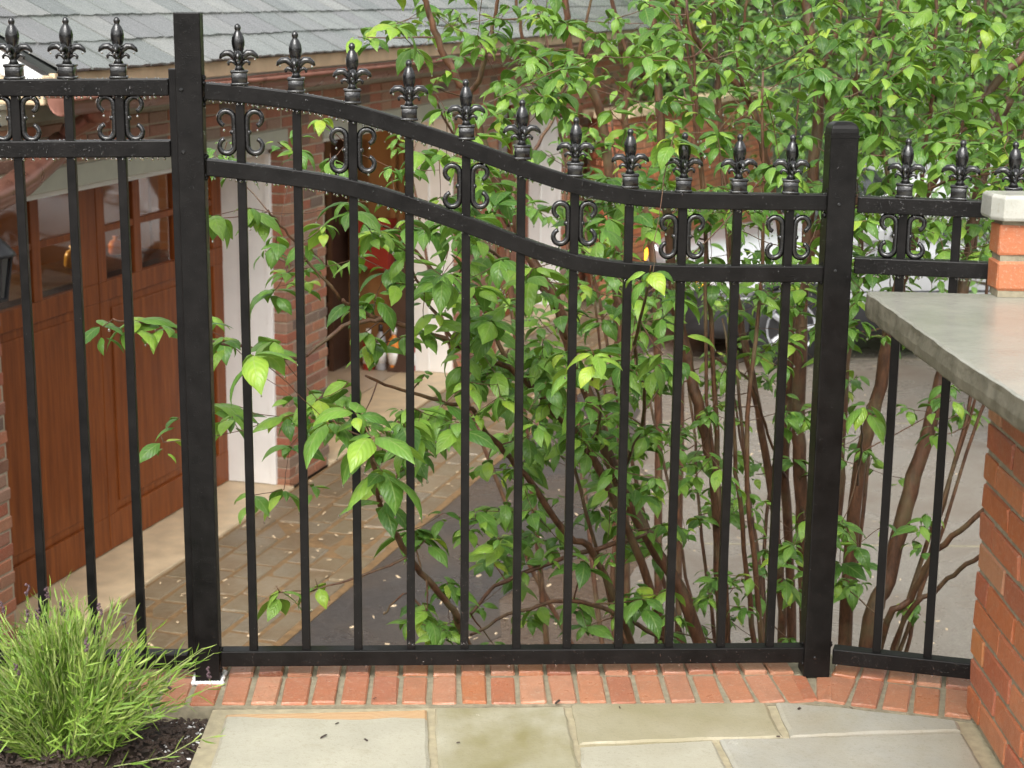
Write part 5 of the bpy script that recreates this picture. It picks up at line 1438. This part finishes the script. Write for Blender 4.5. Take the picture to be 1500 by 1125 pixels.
LBM = [leaf_mesh(v, M['leaf']) for v in LB]
def joined_leaves(name, items, variants, mat, parent, extra=None):
    """items: (variant index, 4x4 matrix, tint shift) -> one mesh"""
    V, F, U, T = [], [], [], []
    b = 0
    for k, m, dt in items:
        vs, fs, uv, tint = variants[k]
        m = np.array(m)
        V.append(vs @ m[:3, :3].T + m[:3, 3]); F.append(fs + b); U.append(uv); T.append(np.full(len(vs), tint + dt)); b += len(vs)
    V = np.concatenate(V); F = np.concatenate(F); U = np.concatenate(U); T = np.concatenate(T)
    me = bpy.data.meshes.new(name)
    me.vertices.add(len(V)); me.vertices.foreach_set('co', V.astype(np.float32).ravel())
    me.loops.add(F.size); me.loops.foreach_set('vertex_index', F.astype(np.int32).ravel())
    me.polygons.add(len(F)); me.polygons.foreach_set('loop_start', np.arange(0, F.size, 4, dtype=np.int32))
    me.polygons.foreach_set('use_smooth', np.ones(len(F), dtype=bool))
    me.update(calc_edges=True)
    a = me.attributes.new('tint', 'FLOAT', 'POINT'); a.data.foreach_set('value', T.astype(np.float32))
    l = me.uv_layers.new(name='UVMap'); l.data.foreach_set('uv', U[F.ravel()].astype(np.float32).ravel())
    me.materials.append(mat)
    o = link(name, me, parent)
    return tag(o, kind='stuff')

def leaf_matrix(p, yaw, L, pitch=0.0, roll=0.0):
    return Matrix.Translation(p) @ Matrix.Rotation(yaw, 4, 'Z') @ Matrix.Rotation(-pitch, 4, 'Y') @ Matrix.Rotation(roll, 4, 'X') @ Matrix.Scale(L, 4)

TREES = []
for k, stems in enumerate(STEMS):
    f = (0.85, 0.74, 0.76, 0.9)[k]
    stems = [(pl, r0 * f, r1 * f) for pl, r0, r1 in stems]
    b0 = Vector(stems[0][0][0]); b0.z = DZ
    for i in range((7, 4, 4, 4)[k]):                    # thinner shoots from the same stool
        a = R.uniform(0, 6.28); sp = R.uniform(.25, 1.15); hh = R.uniform(1.9, 3.5); cv = R.uniform(.6, 1.5)
        s0 = b0 + Vector((R.uniform(-.16, .16), R.uniform(-.12, .12), 0))
        pl = []
        for j in range(6):
            u = j / 5
            p = s0 + Vector((math.cos(a) * sp * u ** cv, math.sin(a) * sp * .55 * u ** cv, hh * u)) + Vector((R.uniform(-.03, .03), R.uniform(-.03, .03), 0)) * (j > 0)
            p.y = max(p.y, 4.35); pl.append(tuple(p))
        stems.append((pl, R.uniform(.008, .014), R.uniform(.003, .005)))
    t = dict(stems=stems, nodes=[], rad=[], leaves=[], twigs=MB())
    for pl, r0, r1 in stems:
        P = catmull(pl, 5)
        for i, p in enumerate(P):
            if i < 4 and pl[0][2] < -1.0: continue
            t['nodes'].append(p); t['rad'].append(r0 + (r1 - r0) * i / (len(P) - 1))
    TREES.append(t)
def connect(t, c, start_r=None):
    N = np.array(t['nodes']); c = np.array(c)
    dv = c - N
    cost = np.linalg.norm(dv, axis=1) + 0.55 * np.maximum(0, N[:, 2] - c[2]) + 0.0
    i = int(np.argmin(cost))
    q = N[i]; d = float(np.linalg.norm(c - q))
    ctl = (q + c) / 2 + np.array([R.uniform(-.06, .06), R.uniform(-.06, .06), R.uniform(-.16, .02)]) * d
    r = min(t['rad'][i] * 0.6, 0.0022 + 0.0060 * d)
    pts, rad = [], []
    m = 5 if d < 0.3 else 8
    for k in range(m + 1):
        u = k / m
        p = (1 - u) ** 2 * q + 2 * u * (1 - u) * ctl + u * u * c
        if 0 < k < m: p = p + np.array([R.uniform(-1, 1) for _ in range(3)]) * 0.012 * d
        pts.append(p); rad.append(r + (0.0014 - r) * u)
        if k > 1: t['nodes'].append(tuple(p)); t['rad'].append(rad[-1])
    t['twigs'].tube(pts, rad, 5, cap=False)
    return pts, d
def whorl(t, c, n, L, bright, dirv=None):
    base = R.uniform(0, 6.28)
    for k in range(n):
        yaw = base + k * (6.283 / n) + R.uniform(-.45, .45)
        LL = L * R.choice((.5, .7, .8, .9, 1, 1.1)) * R.uniform(.9, 1.1)
        p = Vector(c) + Vector((math.cos(yaw), math.sin(yaw), 0)) * R.uniform(.004, .012) + Vector((0, 0, -R.uniform(0, .028) * (k % 2)))
        m = leaf_matrix(p, yaw, LL, R.uniform(-.35, .35) , R.uniform(-.45, .45))
        if R.random() < bright: t['leaves'].append((1, R.randrange(len(LB)), m, LL))
        else: t['leaves'].append((0, R.randrange(len(LV)), m, LL))
    if bright > .5:
        t['twigs'].tube([Vector(c), Vector(c) + Vector((R.uniform(-.01, .01), R.uniform(-.01, .01), .018))], [.0018, .0008], 4)
todo = [[] for _ in TREES]
for x, y, z, k in SPRAYS: todo[k].append((x, y, z))
for k, t in enumerate(TREES):
    N0 = np.array(t['nodes'])
    todo[k].sort(key=lambda c: float(np.min(np.linalg.norm(N0 - np.array(c), axis=1))))
    for c in todo[k]:
        pts, d = connect(t, c)
        whorl(t, c, R.choice((4, 5, 6, 6, 7)), R.uniform(.075, .112) * (1.0 if k == 0 and c[2] < 1.1 else 0.80), 0.16)
        if d > 0.25:
            p = pts[len(pts) // 2 + 1]; whorl(t, p, 2, R.uniform(.06, .085), 0.08)
        # a short side shoot with its own pair or two
        for _ in range(R.choice((1, 2, 2, 3))):
            c2 = (c[0] + R.uniform(-.11, .11), c[1] + R.uniform(-.11, .11), c[2] + R.uniform(-.07, .06))
            if c2[1] < 3.98: continue
            connect(t, c2); whorl(t, c2, R.choice((3, 4, 5, 6)), R.uniform(.062, .098) * (1.0 if k == 0 and c[2] < 1.1 else 0.80), 0.16)
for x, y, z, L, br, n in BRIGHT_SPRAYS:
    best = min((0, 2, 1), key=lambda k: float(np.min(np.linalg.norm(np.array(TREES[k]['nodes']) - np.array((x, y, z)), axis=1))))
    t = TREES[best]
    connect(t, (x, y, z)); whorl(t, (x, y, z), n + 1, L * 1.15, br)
inv = cam.matrix_world.inverted()
def shows(p, mx=0.31, my=0.235):
    q = inv @ Vector(p)
    return q.z < 0 and abs(q.x / -q.z) < mx and abs(q.y / -q.z) < my
TL = ['multi-stemmed dogwood in the middle, its reddish stems fanning out behind the arched panel',
      'dogwood with upright trunks rising directly behind the short fence post',
      'dogwood with two thick leaning trunks between the short post and the brick counter',
      'dogwood set furthest back, its thin upright stems before the garage gutter']
for k, t in enumerate(TREES):
    base = Vector(t['stems'][0][0][0]); base.z = DZ
    root = empty('dogwood_tree', TL[k], 'tree', base, group='dogwoods below the fence')
    off = Matrix.Translation(-base)
    for pl, r0, r1 in t['stems']:
        P = catmull(pl, 5)
        n = len(P)
        rad = [(r0 + (r1 - r0) * i / (n - 1)) * R.uniform(.93, 1.07) * (1.25 if (i == 0 and pl[0][2] < -1.4) else 1) for i in range(n)]
        P = [tuple(c + R.uniform(-.004, .004) for c in p) for p in P]
        b = MB(); b.tube([Vector(p) - base for p in P], rad, 9)
        b.obj('stem', M['bark'], root, smooth=True)
    tw = t['twigs']; tw.v = [(x - base.x, y - base.y, z - base.z) for x, y, z in tw.v]
    tag(tw.obj('twigs', M['bark'], root, smooth=True), kind='stuff')
    L = sorted(t['leaves'], key=lambda l: -(l[3] / (l[2].translation - EYE).length) * (1 if shows(l[2].translation) else 0.01))
    rest = {0: [], 1: []}
    for i, (kind, vi, m, LL) in enumerate(L):
        m = off @ m
        if i < 300:
            o = bpy.data.objects.new('leaf', (LVM, LBM)[kind][vi]); S.collection.objects.link(o)
            o.parent = root; o.matrix_basis = m
        else:
            rest[kind].append((vi, m, R.uniform(-.08, .08)))
    if rest[0]: joined_leaves('foliage', rest[0], LV, M['leaf'], root)
    if rest[1]: joined_leaves('young_foliage', rest[1], LB, M['leaf'], root)
    wd_ = MB()
    for kind, vi, m, LL in L[:340]:
        vs = (LV, LB)[kind][vi][0]
        if R.random() < .55:
            p = m @ Vector(vs[-1 - len(vs) // 14]) - base
            add_drop(wd_, p, R.uniform(.8, 1.7))
    tag(wd_.obj('water_drops', M['water'], root, smooth=True), kind='stuff')

# ---------------------------------------------------------------- trees further back, across the drive
def far_tree(label, x, y, z0, h, rx, n, lsize, tint, zlow=0.25):
    root = empty('background_tree', label, 'tree', (x, y, z0), group='trees across the courtyard')
    tb_ = MB(); tips = []
    for s in range(R.choice((3, 4, 5))):
        a = R.uniform(0, 6.28); P = []
        for i in range(7):
            u = i / 6
            P.append((math.cos(a) * rx * .55 * u ** 1.3 + R.uniform(-.06, .06), math.sin(a) * rx * .55 * u ** 1.3 + R.uniform(-.06, .06), h * .92 * u))
        tb_.tube(P, [0.065 * (1 - .8 * i / 6) for i in range(7)], 7)
        for i in range(2, 7):
            for _ in range(3):
                b = R.uniform(0, 6.28); e = (P[i][0] + math.cos(b) * rx * R.uniform(.3, .6), P[i][1] + math.sin(b) * rx * R.uniform(.3, .6), P[i][2] + R.uniform(.1, .6))
                mid = tuple((p + q) / 2 + R.uniform(-.08, .08) for p, q in zip(P[i], e))
                tb_.tube([P[i], mid, e], [.022, .014, .005], 5); tips += [mid, e]
    tb_.obj('trunk', M['bark_far'], root, smooth=True)
    items = []
    tips = [p for p in tips if p[2] > h * zlow]
    for i in range(int(n * 1.35)):
        c = R.choice(tips); sp = R.gauss(0, 1)
        p = Vector((c[0] + R.gauss(0, .27), c[1] + R.gauss(0, .27), c[2] + R.gauss(0, .2)))
        items.append((R.randrange(len(LF)), leaf_matrix(p, R.uniform(0, 6.28), lsize * R.uniform(.6, 1.3), R.uniform(-.3, .5), R.uniform(-.5, .5)), tint + R.uniform(-.12, .12)))
    joined_leaves('foliage', items, LF, M['leaf_far'], root)
FT = [('leafy tree seen over the garage gutter behind the thin stems', 2.2, 20.6, DZ, 4.6, 1.7, 2600, .10, .10),
      ('broad tree above the curved brick wall', 3.0, 23.8, DZ + .6, 5.0, 2.3, 3200, .10, .02),
      ('pale green tree above the short fence post', 3.9, 18.0, DZ, 4.4, 1.8, 3000, .095, .14),
      ('tree behind the white car', 4.9, 17.6, DZ, 4.6, 1.9, 3000, .095, .06),
      ('tree at the right behind the car and the stone capped pier', 6.0, 20.5, DZ, 5.2, 2.3, 3200, .10, .0),
      ('shaded tree at the far right', 7.4, 19.2, DZ, 5.0, 2.2, 2200, .10, .08),
      ('light green bushy tree right of the short fence post', 3.5, 11.2, DZ, 3.4, 1.15, 2400, .085, .16),
      ('bushy tree low behind the stone capped pier', 4.6, 12.2, DZ, 3.3, 1.25, 2200, .085, .08),
      ('dark tree far behind the slate roof', 1.2, 30.0, DZ + 1.5, 6.0, 3.2, 3000, .15, -.10),
      ('dark tree high on the bank', 5.0, 29.0, DZ + 1.5, 6.5, 3.4, 3400, .15, -.12),
      ('dark tree at the right of the bank', 9.2, 28.0, DZ + 1.5, 6.5, 3.4, 3000, .15, -.10)]
for a in FT: far_tree(*a)
items = []
for i in range(9000):
    x = R.uniform(-6, 20); y = R.uniform(24, 44)
    z = DZ + 0.6 + (y - 21.5) / 3.0 * 0.62 + R.uniform(0, 2.6) + 0.3 * math.sin(x * .9)
    items.append((R.randrange(len(LF)), leaf_matrix(Vector((x, y, z)), R.uniform(0, 6.28), R.uniform(.2, .42), R.uniform(-.3, .5), R.uniform(-.6, .6)), R.uniform(-.25, .05)))
o = joined_leaves('woodland', items, LF, M['leaf_far'], None)
items = []
for i in range(2600):                                    # shrubs on top of and beside the curved wall
    s = R.uniform(0, tot[-1]); p, t_ = along(s); n = Vector((-t_.y, t_.x)); u = R.uniform(.35, 2.2)
    q = Vector((p.x + n.x * u + R.uniform(-.1, .1), p.y + n.y * u, TOPZ - .15 + R.uniform(0, .75) * (0.6 + .4 * math.sin(s * 5))))
    items.append((R.randrange(len(LF)), leaf_matrix(q, R.uniform(0, 6.28), R.uniform(.05, .10), R.uniform(-.3, .5), R.uniform(-.5, .5)), R.uniform(-.05, .3)))
o = joined_leaves('shrubbery', items, LF, M['leaf_far'], None)

# ---------------------------------------------------------------- lavender
lav = empty('lavender_plant', 'bushy bright green lavender with dried flower spikes in the mulch bed', 'plant', (-0.905, 3.29, -0.005))
lf, stb, spikes = [], MB(), []
def blade_variants():
    out = []
    for i in range(6):
        vs, uv = [], []; x = z = 0.0; a = R.uniform(5, 35); bnd = R.uniform(-25, 25)
        for j in range(4):
            t = j / 3; w = 0.055 * (0.5, 1.0, 0.85, 0.06)[j]
            ang = math.radians(a + bnd * t)
            if j: x += math.cos(ang) / 3; z += math.sin(ang) / 3
            vs += [(x, -w, z + w * .6), (x, 0, z), (x, w, z + w * .6)]; uv += [(-1, t), (0, t), (1, t)]
        fs = [(j * 3 + i2, j * 3 + i2 + 1, j * 3 + i2 + 4, j * 3 + i2 + 3) for j in range(3) for i2 in range(2)]
        out.append((np.array(vs), np.array(fs), np.array(uv), (0.3, 0.45, 0.6, 0.74, 0.86, 1.0)[i]))
    return out
BL = blade_variants()
CLUMP = [R.uniform(0, 6.28) for _ in range(26)]
for i in range(560):
    a = R.choice(CLUMP) + R.gauss(0, .16); spread = R.random() ** .85
    lean = spread * 0.92
    h = R.choice((.19, .22, .25, .28, .31, .35)) * R.uniform(.85, 1.08) * (1 - .2 * spread)
    bx, by = math.cos(a) * .07 * spread, math.sin(a) * .07 * spread
    P = []
    for k in range(6):
        u = k / 5
        r = math.sin(lean * (0.55 + .45 * u)) * h * u * 1.05
        P.append(Vector((bx + math.cos(a) * r * 1.12 + R.uniform(-.004, .004), by + math.sin(a) * r * .9 + R.uniform(-.004, .004), max(.004, h * u * math.cos(lean * (.45 + .4 * u))))))
    if i == 0: P = [Vector((.05 + .27 * k / 5, -.075 - .01 * k + .002 * k * k, .012 + .012 * k + (.02 if k > 3 else 0))) for k in range(6)]
    if i == 1: P = [Vector((.03 + .25 * k / 5, .03 + .05 * k / 5, .03 + .02 * k)) for k in range(6)]
    stb.tube(P, [.0016 - .00018 * k for k in range(6)], 4, cap=False)
    m = R.randint(13, 22)
    for k in range(m):
        u = 0.12 + .88 * k / (m - 1); f = u * 5; j = min(4, int(f)); p = P[j].lerp(P[j + 1], f - j)
        d = (P[j + 1] - P[j]).normalized()
        q = d.to_track_quat('X', 'Z').to_matrix().to_4x4()
        L = R.uniform(.024, .05) * (1.0 if u < .9 else .75)
        mm = Matrix.Translation(p) @ q @ Matrix.Rotation(k * 2.4 + R.uniform(-.5, .5), 4, 'X') @ Matrix.Rotation(-R.uniform(.1, .6), 4, 'Y') @ Matrix.Scale(L, 4)
        lf.append((R.randrange(6), mm, R.uniform(-.12, .1)))
    if R.random() < .05:
        e = P[-1] + Vector((R.uniform(-.012, .012), R.uniform(-.012, .012), R.uniform(.0, .03)))
        stb.tube([P[-1], e], [.0009, .0008], 4)
        flw = MB(); spikes.append(flw)
        for k in range(9):
            c = e + Vector((R.uniform(-.004, .004), R.uniform(-.004, .004), .003 * k))
            r = R.uniform(.0022, .0038); flw.lathe([(r * .3, -r), (r, -r * .2), (r * .8, r * .5), (r * .2, r)], 5, tuple(c))
joined_leaves('foliage', lf, BL, M['lavender'], lav)
tag(stb.obj('stems', M['stem_green'], lav), kind='stuff')
for flw in spikes: flw.obj('flower_spike', M['petal'], lav)

# ---------------------------------------------------------------- car beyond the dogwoods
car = empty('parked_car', 'white car with lit amber lamp parked beyond the dogwoods, mostly hidden by leaves', 'car', (1.62, 15.0, DZ), math.radians(12))
def loft(sec, mi=0):
    """sections along x, each a closed list of (y, z)"""
    b = MB(); n = len(sec[0][1]); vs, fs = [], []
    for x, ring in sec: vs += [(x, y, z) for y, z in ring]
    for i in range(len(sec) - 1):
        for k in range(n): fs.append((i * n + k, i * n + (k + 1) % n, (i + 1) * n + (k + 1) % n, (i + 1) * n + k))
    fs.append(tuple(range(n - 1, -1, -1))); fs.append(tuple(range((len(sec) - 1) * n, len(sec) * n)))
    return b.add(vs, fs, mi)
def ring(hw, z0, z1, top=0.86, tuck=0.92):
    r = [(-hw * tuck, z0), (-hw, z0 + .22 * (z1 - z0)), (-hw, z0 + .6 * (z1 - z0)), (-hw * .97, z0 + .85 * (z1 - z0)), (-hw * top, z1)]
    return r + [(-y, z) for y, z in reversed(r)]
body = loft([(-.30, ring(.60, .42, .72)), (-.24, ring(.74, .34, .82)), (-.05, ring(.86, .28, .93)), (.5, ring(.91, .25, 1.0)), (1.05, ring(.92, .25, 1.06)), (2.0, ring(.92, .25, 1.04)), (3.3, ring(.92, .26, 1.04)), (4.0, ring(.90, .32, 1.05)), (4.3, ring(.80, .42, .98))])
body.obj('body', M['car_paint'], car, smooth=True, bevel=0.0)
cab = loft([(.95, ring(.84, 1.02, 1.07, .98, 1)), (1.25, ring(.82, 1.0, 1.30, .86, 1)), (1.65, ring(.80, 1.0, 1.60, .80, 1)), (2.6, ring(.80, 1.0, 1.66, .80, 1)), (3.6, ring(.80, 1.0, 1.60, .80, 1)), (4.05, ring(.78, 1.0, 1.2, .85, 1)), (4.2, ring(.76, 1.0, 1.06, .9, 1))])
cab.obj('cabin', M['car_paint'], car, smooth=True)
cl = loft([(-.335, ring(.62, .30, .60, .97)), (-.27, ring(.78, .28, .66, .97)), (-.06, ring(.885, .26, .68, .98)), (.5, ring(.932, .24, .66, .99)), (3.4, ring(.938, .24, .62, .99)), (4.1, ring(.915, .30, .62, .98)), (4.35, ring(.80, .40, .60, .97))])
cl.obj('lower_cladding', M['black_plastic'], car, smooth=True)
ws = MB(); ws.add([(1.04, -.66, 1.12), (1.04, .66, 1.12), (1.60, .60, 1.585), (1.60, -.60, 1.585)], [(0, 1, 2, 3)])
ws.v = [(x - .02, y, z + .012) for x, y, z in ws.v]
wo_ = ws.obj('windscreen', M['car_glass'], car); sm = wo_.modifiers.new('thickness', 'SOLIDIFY'); sm.thickness = .006
for sy in (-1, 1):
    for x0, x1, t0, t1 in ((1.45, 2.35, 1.72, 2.35), (2.42, 3.3, 2.42, 3.28), (3.36, 3.85, 3.34, 3.6)):
        b = MB(); b.add([(x0, sy * .825, 1.10), (x1, sy * .825, 1.10), (t1, sy * .715, 1.52), (t0, sy * .715, 1.52)], [(0, 1, 2, 3) if sy < 0 else (3, 2, 1, 0)])
        g_ = b.obj('side_window', M['car_glass'], car); sm = g_.modifiers.new('thickness', 'SOLIDIFY'); sm.thickness = .008; sm.offset = 0
    for wx in (.55, 3.45):
        ar = MB(); ar.tube([(wx + .40 * math.cos(a), sy * .905, .36 + .40 * math.sin(a)) for a in np.linspace(-.1, 3.24, 13)], .045, 6); ar.obj('wheel_arch', M['black_plastic'], car)
        b = MB(); b.lathe([(.20, -.11), (.33, -.115), (.355, -.08), (.36, 0), (.355, .08), (.33, .115), (.20, .11)], 28, (wx, sy * .84, .36), 'Y'); wh = b.obj('wheel', M['rubber'], car, smooth=True)
        b = MB(); b.lathe([(.03, sy * .125), (.07, sy * .125), (.075, sy * .10), (.19, sy * .10), (.225, sy * .12), (.225, sy * .09)], 20, (wx, sy * .84, .36), 'Y')
        for q in range(5):
            a = q * 1.2566; b.tube([(wx, sy * .958, .36), (wx + .2 * math.cos(a), sy * .955, .36 + .2 * math.sin(a))], .026, 6)
        b.obj('rim', M['grey_plastic'], wh)
    b = MB(); b.lathe([(.02, 0), (.10, .01), (.125, .04), (.12, .09)], 16, (-.16, sy * .60, .74), 'X'); b.v = [(x - .03 - (x + .16) * 1.3, y * 1.0, z) for x, y, z in b.v]; b.obj('headlight', M['headlamp'], car, smooth=True)
    b = MB(); b.box((-.235, sy * .74 - .05, .66), (-.10, sy * .74 + .09, .80), ch=.02); b.obj('indicator', M['amber'], car)
    b = MB(); b.box((1.15, sy * .98 - .09, 1.08), (1.32, sy * .98 + .06, 1.22), ch=.03); b.obj('wing_mirror', M['car_paint'], car)
b = MB(); b.box((-.375, -.60, .34), (-.25, .60, .52), ch=.03); b.obj('bumper', M['black_plastic'], car)
b = MB(); b.box((-.325, -.42, .56), (-.26, .42, .74), ch=.01)
gr = b.obj('grille', M['black_plastic'], car)
for k in range(4):
    b = MB(); b.box((-.335, -.40, .585 + .038 * k), (-.326, .40, .60 + .038 * k)); b.obj('grille_bar', M['alloy'], gr)
